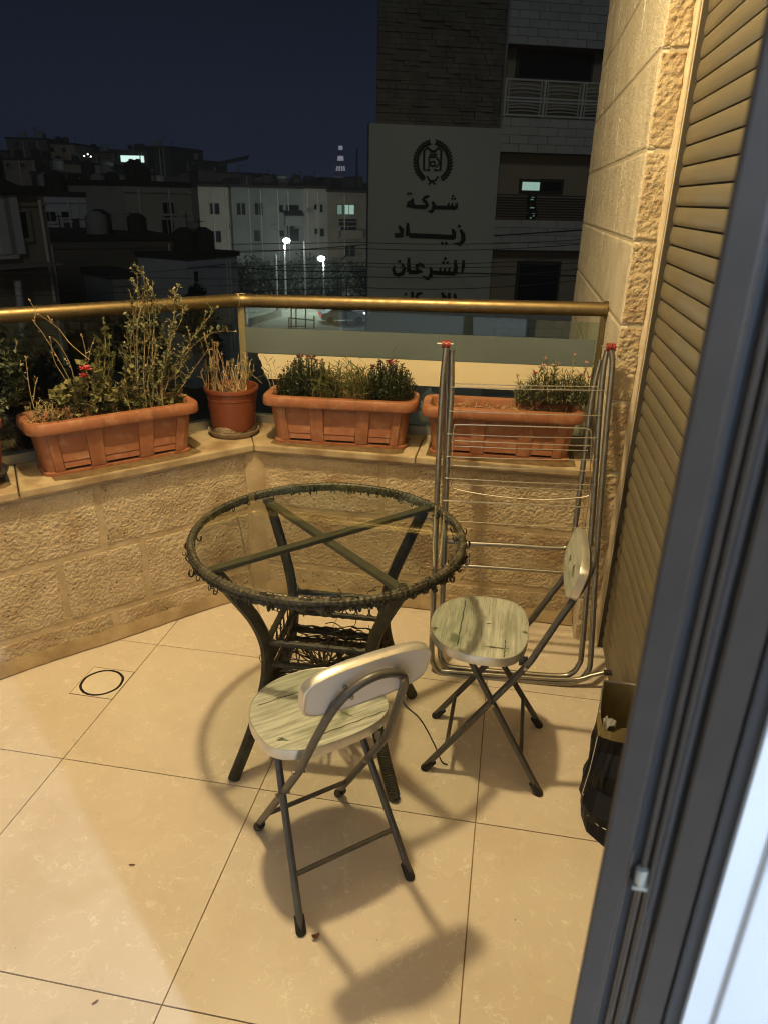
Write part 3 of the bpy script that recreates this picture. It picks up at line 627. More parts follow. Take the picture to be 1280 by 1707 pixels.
wv = MB()                                            # the loose weave of the lower basket and the broken ends
for k in range(4):
    for i in range(44):
        z = random.uniform(0.19, 0.30); a, b = T(leg_r(z) - random.uniform(-0.004, 0.02), LA[k], z), T(leg_r(z) - random.uniform(-0.004, 0.02), LA[(k + 1) % 4], z + random.uniform(-0.02, 0.02))
        f0 = random.uniform(0, 0.4); f1 = random.uniform(f0 + 0.25, 1.0)
        P = [a + (b - a) * (f0 + (f1 - f0) * j / 7) + np.array([random.uniform(-0.004, 0.004), random.uniform(-0.004, 0.004), random.uniform(-0.006, 0.006)]) for j in range(8)]
        wv.tube(smooth_path(P, 2), random.choice([0.0022, 0.003, 0.0016]), n=5)
    for i in range(16):                              # curls hanging off the stretchers
        z = random.choice([0.415, 0.345, 0.275, 0.235]); f0 = random.random(); a, b = T(leg_r(z), LA[k], z), T(leg_r(z), LA[(k + 1) % 4], z); c = a + (b - a) * f0
        r_ = random.uniform(0.008, 0.03); an = random.uniform(0, 6.28); ex = np.array([math.cos(an), math.sin(an), 0]); e0 = random.uniform(0, 6); sp_ = random.uniform(2.5, 6)
        wv.tube([c + ex * r_ * (math.cos(e0 + sp_ * j / 9) - math.cos(e0)) + np.array([0, 0, 1]) * r_ * (math.sin(e0 + sp_ * j / 9) - math.sin(e0)) for j in range(10)], 0.0013, n=4)
for i in range(60):                                  # crossing strips of the lower shelf
    z = 0.25 + random.uniform(-0.012, 0.012); a1 = random.uniform(0, 6.28); a2 = a1 + math.pi + random.uniform(-0.7, 0.7); r_ = 0.15
    P = [T(r_, a1, z), T(r_ * 0.3, a1 + 0.4, z + random.uniform(-0.01, 0.01)), T(r_, a2, z + random.uniform(-0.01, 0.01))]
    wv.tube(smooth_path(P, 3), random.choice([0.0018, 0.0028]), n=4)
stuff(obj('loose_weave', wv, M['fibre'], tb, smooth=True))
fb = MB()                                            # frayed ends round the rim
for i in range(330):
    a = random.choice([random.uniform(0, 2 * math.pi), random.gauss(R(-60), 0.9), random.gauss(R(75), 0.5), random.gauss(R(-20), 0.4)])
    r0 = 0.361 + random.uniform(-0.010, 0.015); z0 = TZ - 0.026 + random.uniform(-0.004, 0.006); k = random.uniform(0.005, 0.012); out = random.choice([1, 1, -1])
    sw_ = random.uniform(3.2, 5.2); da = random.uniform(-0.02, 0.02)
    P = [T(r0 + out * k * (1 - math.cos(sw_ * j / 6)) * 0.6, a + da * j / 6, z0 - k * math.sin(sw_ * j / 6) * 1.1 - 0.001 * j) for j in range(7)]
    fb.tube(P, random.choice([0.0016, 0.0026, 0.0013]), n=4)
for i in range(10):
    a = random.gauss(R(-55), 0.6); r_ = random.uniform(0.010, 0.018); c = T(0.365, a, TZ - 0.012)
    u_ = np.array([-math.sin(a), math.cos(a), 0]); fb.tube([c + r_ * (math.cos(q) * u_ + math.sin(q) * np.array([0, 0, 1.0]) * 0.9) for q in np.linspace(0, 2 * math.pi, 15)[:-1]], 0.0012, n=4, closed=True)
stuff(obj('frayed_fibres', fb, M['fibre'], tb, smooth=True))

# ---- folding chairs
def rounded(pts, z): return [(x, y, z) for x, y in pts]
def seat_outline(k=1.0):
    P = []
    for i in range(56):
        t = 2 * math.pi * i / 56; c, s = math.cos(t), math.sin(t)
        if c >= 0: x = 0.028 + 0.152 * k * abs(c) ** 0.92; y = 0.158 * k * (1 if s > 0 else -1) * abs(s) ** 0.92
        else: x = 0.028 - 0.118 * k * abs(c) ** 0.62; y = 0.158 * k * (1 if s > 0 else -1) * abs(s) ** 0.80
        P.append((x, y))
    return P
def make_chair(label, o, rotz, grp, lines, chips):
    t = thing('folding_chair', label, 'chair', (*o, 0), grp, local=True, rotz=rotz)
    zt = 0.437; O = seat_outline(); th = 0.024
    sb = MB(); Oi = seat_outline(0.988)
    sb.rings([rounded(Oi, zt - 0.002), rounded(Oi, zt)], cap0=True, cap1=True); seat = obj('seat', sb, M['wood'], t)
    eb = MB(); Oe = seat_outline(1.008); eb.rings([rounded(Oi, zt + 0.0006), rounded(O, zt + 0.0012), rounded(Oe, zt - 0.002), rounded(Oe, zt - th), rounded(O, zt - th - 0.001), rounded(Oi, zt - th)]); obj('edge_band', eb, M['chrome'], seat, smooth=True)
    ub = MB(); ub.rings([rounded(Oi, zt - th), rounded(Oi, zt - 0.0022)], cap0=True, cap1=True); obj('seat_base', ub, M['whiteback'], seat)
    for y_, x0, x1 in lines:                          # printed plank joints, across the seat
        mb = MB(); k = 14; V = []
        for i in range(k + 1):
            x = x0 + (x1 - x0) * i / k; wv_ = 0.0012 * math.sin(i * 1.9); ww = 0.0009 + 0.0007 * abs(math.sin(i * 2.3)); V += [(y_ + wv_ - ww, x, zt + 0.0004), (y_ + wv_ + ww, x, zt + 0.0004)]
        mb.add(V, [(2 * i, 2 * i + 1, 2 * i + 3, 2 * i + 2) for i in range(k)]); obj('printed_joint', mb, M['plank'], seat)
    for cx_, cy_, lx, ly, a_ in chips:                # printed patches of green paint
        mb = MB(); k = 22; rnd = random.Random(int(cx_ * 9999) + int(cy_ * 777)); V = []
        for i in range(k):
            q = 2 * math.pi * i / k; r_ = 1 + rnd.uniform(-0.75, 0.35); x, y = 0.9 * lx * r_ * math.cos(q), 0.6 * ly * r_ * math.sin(q); V.append((cx_ + x * math.cos(a_) - y * math.sin(a_), cy_ + x * math.sin(a_) + y * math.cos(a_), zt + 0.0007))
        V.append((cx_, cy_, zt + 0.0007)); mb.add(V, [(i, (i + 1) % k, k) for i in range(k)]); obj('printed_patch', mb, M['greenchip'], seat)
    half = [(0.162, 0.118, 0.012), (0.02, 0.112, 0.225), (-0.085, 0.107, 0.385), (-0.118, 0.102, 0.45), (-0.150, 0.094, 0.52), (-0.184, 0.086, 0.59), (-0.205, 0.078, 0.632), (-0.221, 0.060, 0.668), (-0.228, 0.030, 0.688), (-0.230, 0.0, 0.694)]
    full = half + [(x, -y, z) for x, y, z in half[-2::-1]]
    fb_ = MB(); fb_.tube(smooth_path(full, 5), 0.0092, n=12); obj('back_frame', fb_, M['chairtube'], t, smooth=True)
    for s in (1, -1):
        mb = MB(); mb.tube([(-0.162, s * 0.145, 0.012), (0.072, s * 0.098, 0.408)], 0.0088, n=12); obj('leg', mb, M['chairtube'], t, smooth=True)
        for P, dv in (((-0.162, s * 0.145), (-0.26, s * 0.05)), ((0.162, s * 0.118), (0.30, 0.01))):
            mb = MB(); mb.tube([(P[0] + dv[0] * 0.012, P[1], 0.0), (P[0] + dv[0] * 0.006, P[1], 0.004), (P[0] - dv[0] * 0.07, P[1] - dv[1] * 0.08, 0.034)], [0.0105, 0.0125, 0.0118], n=12); obj('foot_cap', mb, M['rubber'], t, smooth=True)
        mb = MB(); mb.tube([(-0.088, s * 0.095, 0.392), (-0.088, s * 0.121, 0.392)], 0.0055, n=10); obj('bolt', mb, M['steel'], t, smooth=True)
        mb = MB(); mb.tube([(-0.012, s * 0.098, 0.268), (-0.012, s * 0.132, 0.268)], 0.005, n=10); obj('bolt', mb, M['steel'], t, smooth=True)
        obj('bracket', MB().box((-0.092, s * 0.094 - 0.0015, 0.385), (-0.070, s * 0.094 + 0.0015, 0.414)), M['chairtube'], t); obj('bracket', MB().box((0.060, s * 0.090 - 0.0015, 0.398), (0.085, s * 0.090 + 0.0015, 0.4135)), M['chairtube'], t)
    mb = MB(); mb.tube([(-0.103, 0.133, 0.112), (-0.103, -0.133, 0.112)], 0.006, n=8); obj('crossbar', mb, M['chairtube'], t, smooth=True)
    mb = MB(); mb.tube([(0.105, 0.116, 0.098), (0.105, -0.116, 0.098)], 0.006, n=8); obj('crossbar', mb, M['chairtube'], t, smooth=True)
    # backrest board in front of the arch, its plane tilted back
    up = np.array([-0.24, 0, 0.97]); up /= np.linalg.norm(up); nf = np.array([up[2], 0, -up[0]]); c0 = np.array([-0.190, 0, 0.662])
    def outl(k):
        P = []
        for i in range(48):
            t_ = 2 * math.pi * i / 48; c, s = math.cos(t_), math.sin(t_); y = 0.139 * k * (1 if c > 0 else -1) * abs(c) ** 0.45; z = (0.060 - 0.010 * min(1, abs(y) / 0.139) ** 2) * k * (1 if s > 0 else -1) * abs(s) ** 0.45
            P.append((y, z))
        return P
    def ring(k, d): return [tuple(c0 + np.array([0, 1, 0]) * y + up * z + nf * d) for y, z in outl(k)]
    bb = MB(); bb.rings([ring(0.985, 0.0085), ring(0.985, 0.0105)], cap0=True, cap1=True); bk = obj('backrest', bb, M['wood'], t)
    eb = MB(); eb.rings([ring(0.985, 0.0112), ring(1.0, 0.0116), ring(1.02, 0.009), ring(1.02, -0.009), ring(1.0, -0.0112), ring(0.97, -0.0108)]); obj('edge_band', eb, M['chrome'], bk, smooth=True)
    rb = MB(); rb.rings([ring(0.985, -0.0100), ring(0.985, 0.0083)], cap0=True, cap1=True); obj('rear_panel', rb, M['whiteback'], bk)
    for y_, z_, ly, lz in ((0.05, 0.008, 0.018, 0.009), (-0.035, -0.012, 0.022, 0.010)):
        mb = MB(); k = 18; rnd = random.Random(int(y_ * 1000)); V = []
        for i in range(k):
            q = 2 * math.pi * i / k; r_ = 0.7 + rnd.uniform(-0.5, 0.3); V.append(tuple(c0 + np.array([0, 1, 0]) * (y_ + ly * r_ * math.cos(q)) + up * (z_ + lz * r_ * math.sin(q)) + nf * 0.0112))
        V.append(tuple(c0 + np.array([0, 1, 0]) * y_ + up * z_ + nf * 0.0112)); mb.add(V, [(i, (i + 1) % k, k) for i in range(k)]); obj('printed_patch', mb, M['greenchip'], bk)
    for s in (1, -1):
        mb = MB(); p = c0 + np.array([0, 0.055 * s, 0]) + up * 0.012; mb.tube([p - nf * 0.011, p - nf * 0.042], 0.0042, n=8); obj('bolt', mb, M['steel'], bk, smooth=True)
    return t
make_chair('folding chair nearest the camera, seen from behind its white backrest', (-0.346, 1.288), math.atan2(0.756, -0.655), 'folding chairs',
           [(0.105, -0.115, 0.12), (-0.055, -0.13, 0.05)], [(-0.02, -0.045, 0.018, 0.010, 0.4), (-0.03, 0.115, 0.016, 0.012, 1.0)])
make_chair('folding chair standing sideways between the table and the drying rack', (0.024, 1.748), math.atan2(0.020, -1.0), 'folding chairs',
           [(0.095, -0.125, 0.12), (-0.030, 0.06, 0.145)], [(0.165, 0.05, 0.010, 0.016, 0.0), (-0.080, 0.01, 0.010, 0.012, 0.3), (-0.005, 0.105, 0.032, 0.008, 0.1), (0.02, -0.01, 0.012, 0.004, 0.5)])

# ---- folded drying rack leaning on the pier
RB0, RB1, RT0 = np.array([-0.162, 2.115, 0.0]), np.array([0.345, 2.135, 0.0]), np.array([-0.212, 2.36, 1.1])
RN = np.cross(RB1 - RB0, RT0 - RB0); RN /= np.linalg.norm(RN)
if RN[1] > 0: RN = -RN
def RK(px, py, off=0.0): return on_plane(px, py, RB0 + RN * off, RN)
dk = thing('drying_rack', 'folded chrome drying rack with red hinges leaning by the side wall', 'drying rack', tuple(RB0))
def rtube(name, pts, r, off, m='steel', n=10, k=4):
    mb = MB(); mb.tube(smooth_path([RK(x, y, off) for x, y in pts], k), r, n=n); return obj(name, mb, M[m], dk, smooth=True)
rtube('frame_tube', [(743, 580), (737, 640), (731, 750), (727, 850), (722, 1000), (719, 1085), (722, 1107), (734, 1121), (760, 1126), (850, 1133), (935, 1139), (962, 1135), (978, 1120), (984, 1095), (992, 950), (1003, 800), (1013, 680), (1020, 610), (1018, 584)], 0.0096, 0.014)
rtube('frame_tube', [(752, 583), (752, 650), (746, 750), (742, 850), (737, 1000), (733, 1080), (736, 1100), (745, 1110), (765, 1114), (850, 1121), (930, 1127), (952, 1122), (964, 1108), (969, 1085), (980, 950), (991, 800), (999, 680), (1006, 610), (1012, 584)], 0.0096, -0.007)
rtube('frame_tube', [(747, 590), (744, 680), (741, 800), (739, 870), (742, 895), (756, 904), (850, 909), (930, 914), (946, 910), (955, 895), (964, 830), (976, 740), (986, 660), (1000, 600)], 0.0088, -0.028)
rtube('frame_bar', [(738, 941), (850, 948), (968, 957)], 0.0066, -0.010)
rtube('frame_bar', [(736, 1118), (850, 1127), (950, 1133), (985, 1126), (1006, 1121)], 0.0070, 0.020)
mb = MB(); mb.tube([RK(1006, 1121, 0.020), RK(1044, 1122, 0.020)], 0.0095, n=10); obj('end_cap', mb, M['rubber'], dk, smooth=True)
z7 = lambda x, y: (680 + x * 0.2969, 540 + y * 0.2969)
for a, b, off in (((240, 355), (1100, 375), .004), ((232, 335), (1060, 352), -.012), ((230, 490), (1080, 515), .004), ((215, 617), (1060, 640), .004), ((262, 655), (1030, 685), .022), ((258, 685), (1010, 712), -.012), ((215, 745), (1060, 765), .004),
                  ((250, 795), (1020, 828), .022), ((205, 865), (1050, 905), .004), ((250, 900), (1010, 935), -.012), ((200, 990), (1035, 1030), .004)):
    p, q = z7(*a), z7(*b); mid = ((p[0] + q[0]) / 2, (p[1] + q[1]) / 2 + random.uniform(0.3, 1.6))
    rtube('wire', [p, mid, q], 0.0017, off, 'wire', 6)
z8 = lambda x, y: (680 + x * 0.2969, 820 + y * 0.2969)
for a, b in (((195, 50), (1030, 90)), ((195, 160), (1020, 205))):
    p, q = z8(*a), z8(*b); rtube('wire', [p, ((p[0] + q[0]) / 2, (p[1] + q[1]) / 2 + 0.8), q], 0.0016, 0.004, 'wire', 6)
rtube('wing_frame', [z7(*p) for p in ((240, 800), (248, 700), (252, 610), (262, 575), (290, 565), (600, 573), (960, 585), (1010, 592), (1026, 612), (1024, 760), (1016, 930), (1000, 968), (860, 982), (700, 985), (500, 968), (350, 945), (262, 925), (240, 908), (236, 880))], 0.0021, 0.024, 'wire', 7)
for hx, hy in ((743, 573), (1018, 578)):
    c = RK(hx, hy, 0.006); hg = MB(); ax = (RB1 - RB0) / np.linalg.norm(RB1 - RB0); upv = (RT0 - RB0) / np.linalg.norm(RT0 - RB0)
    for q in (-1, 1):
        lo_ = []
        for d in (-0.0065, 0.0065): lo_.append([tuple(c + ax * (q * 0.0075 + d * 0.85) + upv * (0.013 * math.sin(b) - 0.002) + RN * 0.013 * math.cos(b)) for b in np.linspace(0, 2 * math.pi, 17)[:-1]])
        hg.rings(lo_, True, True)
    hb = obj('hinge', hg, M['red'], dk, smooth=True)
    mb = MB(); mb.tube([c - ax * 0.030, c + ax * 0.024], 0.0026, n=8); obj('pin', mb, M['wire'], hb, smooth=True)

# ---- black paper bag by the shutter
bgt = thing('paper_bag', 'black paper bag with olive lining standing by the shutter', 'bag', (0.36, 1.58, 0))
def loop(P, z): return [(x, y, z + dz) for x, y, dz in P]
b0 = [(0.296, 1.545, 0), (0.306, 1.492, 0), (0.346, 1.450, 0), (0.424, 1.452, 0), (0.424, 1.58, 0), (0.422, 1.700, 0), (0.330, 1.702, 0), (0.306, 1.63, 0)]
b1 = [(0.292, 1.548, 0), (0.303, 1.500, 0), (0.348, 1.470, 0), (0.424, 1.468, 0), (0.424, 1.58, 0), (0.423, 1.700, 0), (0.322, 1.703, 0), (0.298, 1.63, 0)]
b2 = [(0.304, 1.556, 0), (0.316, 1.530, 0), (0.352, 1.512, 0), (0.424, 1.505, 0), (0.424, 1.60, 0), (0.423, 1.698, 0), (0.324, 1.702, 0), (0.308, 1.63, 0)]
b3 = [(0.308, 1.566, 0), (0.322, 1.558, 0), (0.356, 1.550, 0), (0.422, 1.545, 0), (0.424, 1.61, 0), (0.423, 1.697, 0), (0.325, 1.701, 0), (0.312, 1.64, 0)]
def crease(P, z, amt, sd):                           # soft paper: each side split up and pushed in and out a little
    r_ = random.Random(sd); out = []; n_ = len(P)
    for i in range(n_):
        a, b_ = np.array(P[i][:2]), np.array(P[(i + 1) % n_][:2]); d = b_ - a; nn = np.array([d[1], -d[0]]) / (np.linalg.norm(d) + 1e-9)
        for q in range(4):
            o_ = 0 if q == 0 else r_.uniform(-1, 0.35) * amt; p = a + d * q / 4 - nn * o_; out.append((min(p[0], 0.4265), p[1], z))
    return out
lo_ = [crease(b0, 0.0, 0.0, 1), crease(b0, 0.004, 0.002, 2), crease(b1, 0.030, 0.006, 3), crease(b1, 0.065, 0.008, 4), crease(b2, 0.11, 0.007, 5), crease(b2, 0.17, 0.010, 6), crease(b3, 0.215, 0.004, 7), crease(b3, 0.258, 0.0015, 8)]
mb = MB(); mb.rings(lo_, cap0=True); body = obj('body', mb, M['bag'], bgt)
top0 = [(x, y, 0.2582) for x, y, z in lo_[-1]]; top1 = [(x + 0.001, y + 0.002, 0.292 + (0.040 if y > 1.63 else 0.012 * math.sin(x * 90))) for x, y, z in crease(b3, 0, 0.002, 9)]
mb = MB(); mb.rings([top0, top1]); obj('top_band', mb, M['kraft'], bgt)
mb = MB(); mb.rings([[(x, y, z + 0.0002) for x, y, z in top1], [(x + (0.003 if x < 0.36 else -0.003), y + (0.003 if y < 1.6 else -0.003), z - 0.001) for x, y, z in top1], [(x + (0.006 if x < 0.36 else -0.006), y + (0.006 if y < 1.6 else -0.006), 0.15) for x, y, z in top1]]); obj('lining', mb, M['kraft'], bgt)
pale = [p for p in top1 if p[1] > 1.60]; pale.sort(key=lambda p: math.atan2(p[1] - 1.60, p[0] - 0.37)); mb = MB(); n_ = len(pale)
V = [(x - 0.001 if x < 0.36 else x, y + 0.0012, z - 0.012) for x, y, z in pale] + [(x - 0.001 if x < 0.36 else x, y + 0.0012, z + 0.003) for x, y, z in pale] + [(x + 0.002, y - 0.003, z + 0.003) for x, y, z in pale] + [(x + 0.002, y - 0.003, z - 0.014) for x, y, z in pale]
mb.add(V, [(i + n_ * q, i + 1 + n_ * q, i + 1 + n_ * (q + 1), i + n_ * (q + 1)) for i in range(n_ - 1) for q in range(3)]); obj('rim_fold', mb, M['paper'], bgt)
mb = MB(); V = []; k = 9
for i in range(k):
    for j in range(k):
        V.append((0.318 + 0.030 * i / (k - 1), 1.560 + 0.030 * j / (k - 1), 0.282 + 0.032 * fbm(np.array([i * 0.55]), np.array([j * 0.55]), 5, 2)[0] * 2 + 0.012))
mb.add(V, [(i * k + j, (i + 1) * k + j, (i + 1) * k + j + 1, i * k + j + 1) for i in range(k - 1) for j in range(k - 1)]); tag(obj('crumpled_paper', mb, M['paper']), 'crumpled whitish paper sticking out of the black bag', 'paper')
for P in ([(0.3055, 1.5555, 0.262), (0.3005, 1.553, 0.16), (0.2905, 1.5475, 0.075), (0.3195, 1.5215, 0.050), (0.3085, 1.4955, 0.018)], [(0.3035, 1.4985, 0.05), (0.330, 1.4785, 0.040), (0.349, 1.4665, 0.042)]):
    mb = MB(); mb.tube(P, 0.0011, n=5); obj('worn_edge', mb, M['bagline'], body)

# ---- odds and ends on the floor
cb = MB(); P = [(-0.30, 1.93, 0.20), (-0.27, 1.93, 0.08), (-0.245, 1.905, 0.010), (-0.183, 1.845, 0.0035), (-0.128, 1.744, 0.0035), (-0.097, 1.672, 0.0035), (-0.078, 1.660, 0.0035)]
cb.tube(smooth_path(P, 6), 0.0021, n=6); tag(obj('loose_cable', cb, M['cable'], smooth=True), 'thin black cord trailing over the floor from the table base', 'cord')
yc = MB(); P = [(-0.735, 1.80, 0.676), (-0.755, 1.87, 0.60), (-0.77, 1.93, 0.50), (-0.765, 1.97, 0.36), (-0.71, 1.90, 0.26), (-0.60, 1.82, 0.235)]
yc.tube(smooth_path(P, 6), 0.0020, n=6); tag(obj('rattan_strand', yc, M['straw'], smooth=True), 'pale loose strand hanging under the left of the glass table', 'strand')
def litter(name, label, x, y, l, wd, a, m, curl):
    mb = MB(); V = []; k = 6
    for i in range(k + 1):
        t = i / k; ww = wd * math.sin(math.pi * (0.08 + 0.84 * t)); z = 0.0012 + curl * (t - 0.5) ** 2
        for s in (-1, 0, 1):
            X, Y = (t - 0.5) * l, s * ww; V.append((x + X * math.cos(a) - Y * math.sin(a), y + X * math.sin(a) + Y * math.cos(a), z + (0.0014 + curl * 0.2) * abs(s)))
    mb.add(V, [(i * 3 + j, (i + 1) * 3 + j, (i + 1) * 3 + j + 1, i * 3 + j + 1) for i in range(k) for j in range(2)]); tag(obj(name, mb, M[m], smooth=True), label, 'leaf')
litter('dry_leaf', 'small curled brown leaf on the floor before the nearest chair', -0.313, 1.063, 0.018, 0.006, 0.5, 'leafdry', 0.03)
litter('dry_leaf', 'slim dark leaf lying on the floor tile at the left', -0.807, 1.162, 0.015, 0.0022, 0.2, 'leafdry', 0.004)
litter('dry_leaf', 'slim dark leaf near the lower left corner of the floor', -0.718, 0.841, 0.014, 0.0018, 0.9, 'leafdry', 0.004)
sk = MB(); r_ = random.Random(21)                       # crumbs of soil and grit on the tiles
for i in range(120):
    if i < 60: p = LP(r_.uniform(-1.3, -0.02), -abs(r_.gauss(0.01, 0.05)) - 0.006, 0)
    elif i < 80: p = np.array([r_.uniform(-0.9, 0.3), 2.50 - abs(r_.gauss(0, 0.06)), 0])
    else: p = np.array([r_.uniform(-1.3, 0.35), r_.uniform(0.75, 2.3), 0])
    a = r_.uniform(0, 6.28); d = r_.uniform(0.0008, 0.0024); sk.obox((p[0], p[1], 0.0002), (d * math.cos(a), d * math.sin(a), 0), (-d * 0.7 * math.sin(a), d * 0.7 * math.cos(a), 0), (0, 0, d * 0.5))
tag(stuff(obj('soil_crumbs', sk, M['leafdry'])), 'tiny dark crumbs of soil scattered over the floor tiles', 'dirt')
for (x0, y0), (x1, y1) in (((852, 1475), (882, 1530)), ((876, 1490), (868, 1470)), ((948, 1300), (940, 1370)), ((735, 1240), (730, 1330)), ((640, 1482), (668, 1476))):  # scratches, and one upright streak painting a reflection in the floor
    a, b_ = atz(x0, y0, 0.0003), atz(x1, y1, 0.0003); d = (b_ - a) / np.linalg.norm(b_ - a); n_ = np.array([-d[1], d[0], 0]) * 0.0005
    mb = MB(); mb.add([a, (a + b_) / 2 - n_, b_, (a + b_) / 2 + n_ + d * 0.003], [(0, 1, 2, 3)]); obj('scratch_and_glint', mb, M['bagline'], floor)

# ================================================================ planters and plants
def rrect(lx, ly, r, z, n=6, cx_=0.0, cy_=0.0):
    P = []
    for sx, sy, a0 in ((1, 1, 0), (-1, 1, 90), (-1, -1, 180), (1, -1, 270)):
        for i in range(n + 1):
            a = R(a0 + 90 * i / n); P.append((cx_ + sx * (lx / 2 - r) + r * math.cos(a), cy_ + sy * (ly / 2 - r) + r * math.sin(a), z))
    return P
def planter(label, o, rotz, grp, debris):
    t = thing('window_box', label, 'planter', (*o, LEDGE), grp, local=True, rotz=rotz)
    hb = 0.158; L0, L1, W0, W1 = 0.494, 0.534, 0.128, 0.148
    def S(z): k = z / hb; return L0 + (L1 - L0) * k, W0 + (W1 - W0) * k
    lo = []
    for z in (0.004, 0.05, 0.10, hb): l, wd = S(z); lo.append(rrect(l, wd, 0.030, z))
    l, wd = S(hb); lo += [rrect(l - 0.012, wd - 0.012, 0.026, hb + 0.024), rrect(l - 0.02, wd - 0.02, 0.024, 0.10)]
    mb = MB(); mb.rings(lo, cap0=True); body = obj('body', mb, M['terracotta'], t, smooth=True)
    mb = MB(); mb.rings([rrect(L0 - 0.01, W0 - 0.01, 0.028, 0.0), rrect(L0 + 0.020, W0 + 0.018, 0.034, 0.0), rrect(L0 + 0.020, W0 + 0.018, 0.034, 0.010), rrect(L0 - 0.01, W0 - 0.01, 0.028, 0.014)], cap0=True); obj('base_tray', mb, M['terracotta'], t, smooth=True)
    rl_, rw_ = 0.588, 0.208
    mb = MB(); mb.rings([rrect(l - 0.004, wd - 0.004, 0.030, 0.154), rrect(rl_ - 0.006, rw_ - 0.006, 0.048, 0.150), rrect(rl_, rw_, 0.050, 0.155), rrect(rl_ - 0.003, rw_ - 0.003, 0.049, 0.180), rrect(rl_ - 0.012, rw_ - 0.012, 0.046, 0.1865), rrect(l - 0.006, wd - 0.006, 0.032, 0.1865), rrect(l - 0.014, wd - 0.014, 0.028, 0.180), rrect(l - 0.018, wd - 0.018, 0.026, 0.150)])
    rimo = obj('rim', mb, M['terracotta'], t, smooth=True)
    def front(x0, x1, z0, z1, p0, p1=None):           # a raised piece on the sloping front: x range, z range, proudness
        p1 = p0 if p1 is None else p1; k0, k1 = S(z0), S(z1); f0, f1 = L0 and k0[0] / L1, k1[0] / L1
        y0, y1 = -k0[1] / 2, -k1[1] / 2
        return MB().add([(x0 * f0, y0 + 0.004, z0), (x1 * f0, y0 + 0.004, z0), (x1 * f1, y1 + 0.004, z1), (x0 * f1, y1 + 0.004, z1), (x0 * f0, y0 - p0, z0), (x1 * f0, y0 - p0, z0), (x1 * f1, y1 - p1, z1), (x0 * f1, y1 - p1, z1)],
                        [(4, 5, 6, 7), (0, 4, 7, 3), (5, 1, 2, 6), (7, 6, 2, 3), (0, 1, 5, 4)])
    for xc in (-0.087, 0.092): obj('rib', front(xc - 0.026, xc + 0.026, 0.012, 0.152, 0.0085), M['terracotta'], body, bevel=0.0015)
    for xa, xb in ((-0.238, -0.206), (0.206, 0.238)): obj('rib', front(xa, xb, 0.012, 0.152, 0.0070), M['terracotta'], body, bevel=0.002)
    for xa, xb in ((-0.204, -0.115), (-0.059, 0.064), (0.120, 0.204)):
        obj('panel_strip', front(xa, xb, 0.044, 0.072, 0.0055, 0.0008), M['terracotta'], body)
        obj('panel_strip', front(xa, xb, 0.022, 0.041, 0.0070, 0.0036), M['terracotta'], body)
        obj('drain_slot', front(xa + 0.004, xb - 0.002, 0.014, 0.020, 0.0012), M['slot'], body)
    mb = MB(); k, kk = 40, 14; V = []
    for i in range(k + 1):
        for j in range(kk + 1):
            x = (i / k - 0.5) * 0.51; y = (j / kk - 0.5) * 0.126; V.append((x, y, 0.150 + 0.016 * float(fbm(np.array([x * 30 + o[0] * 50]), np.array([y * 30]), 33, 3)[0])))
    mb.add(V, [(i * (kk + 1) + j, (i + 1) * (kk + 1) + j, (i + 1) * (kk + 1) + j + 1, i * (kk + 1) + j + 1) for i in range(k) for j in range(kk)]); so = obj('soil', mb, M['soil'], t, smooth=True)
    mb = MB()
    for i in range(debris):
        x, y = random.uniform(-0.24, 0.24), random.uniform(-0.055, 0.055); a = random.uniform(0, 6.28); l_ = random.uniform(0.006, 0.028); z = 0.158 + random.uniform(0, 0.008)
        mb.tube([(x, y, z), (x + l_ * 0.5 * math.cos(a), y + l_ * 0.5 * math.sin(a), z + random.uniform(0, 0.008)), (x + l_ * math.cos(a), y + l_ * math.sin(a), z + random.uniform(-0.004, 0.012))], random.uniform(0.0007, 0.0016), n=4)
    stuff(obj('dry_litter', mb, M['straw'], t))
    return t
c1 = LP(-0.478, 0.133, 0); planter('terracotta window box on the diagonal left ledge, full of straggly plants', c1[:2], AL + R(-2), 'terracotta window boxes', 120)
planter('terracotta window box behind the table, with two dark flowering clumps', (-0.622, 2.638), R(3.5), 'terracotta window boxes', 40)
planter('terracotta window box behind the drying rack, half bare soil', (-0.018, 2.638), R(3.0), 'terracotta window boxes', 170)
PC = (-1.062, 2.628)
pt = thing('flower_pot', 'round dark brown pot on a crusted saucer in the ledge corner', 'pot', (*PC, LEDGE))
mb = MB(); mb.lathe([(0.0, 0.656), (0.079, 0.656), (0.086, 0.70), (0.093, 0.775), (0.0945, 0.795), (0.0965, 0.797), (0.0970, 0.806), (0.0975, 0.823), (0.1045, 0.826), (0.1060, 0.836), (0.1040, 0.843), (0.0985, 0.842), (0.0965, 0.832), (0.093, 0.80), (0.0, 0.80)], PC, 48); obj('body', mb, M['terra_dark'], pt, smooth=True)
mb = MB(); mb.lathe([(0.0, 0.652), (0.088, 0.652), (0.098, 0.664), (0.1005, 0.673), (0.097, 0.673), (0.089, 0.658), (0.0, 0.656)], PC, 48); obj('saucer', mb, M['saucer'], pt, smooth=True)
mb = MB(); lo = []
for r_, z_ in ((0.0812, 0.660), (0.0835, 0.670), (0.0862, 0.686)):
    lo.append([(PC[0] + (r_ + 0.0022) * math.cos(a), PC[1] + (r_ + 0.0022) * math.sin(a), z_ + (0.010 * math.sin(a * 3.1) + random.uniform(-0.004, 0.004) if z_ > 0.68 else 0)) for a in np.linspace(0, 2 * math.pi, 61)[:-1]])
mb.rings(lo); obj('lime_crust', mb, M['scale'], pt, smooth=True)
mb = MB(); mb.lathe([(0.0, 0.812), (0.05, 0.808), (0.096, 0.806)], PC, 30); obj('soil', mb, M['soil'], pt, smooth=True)
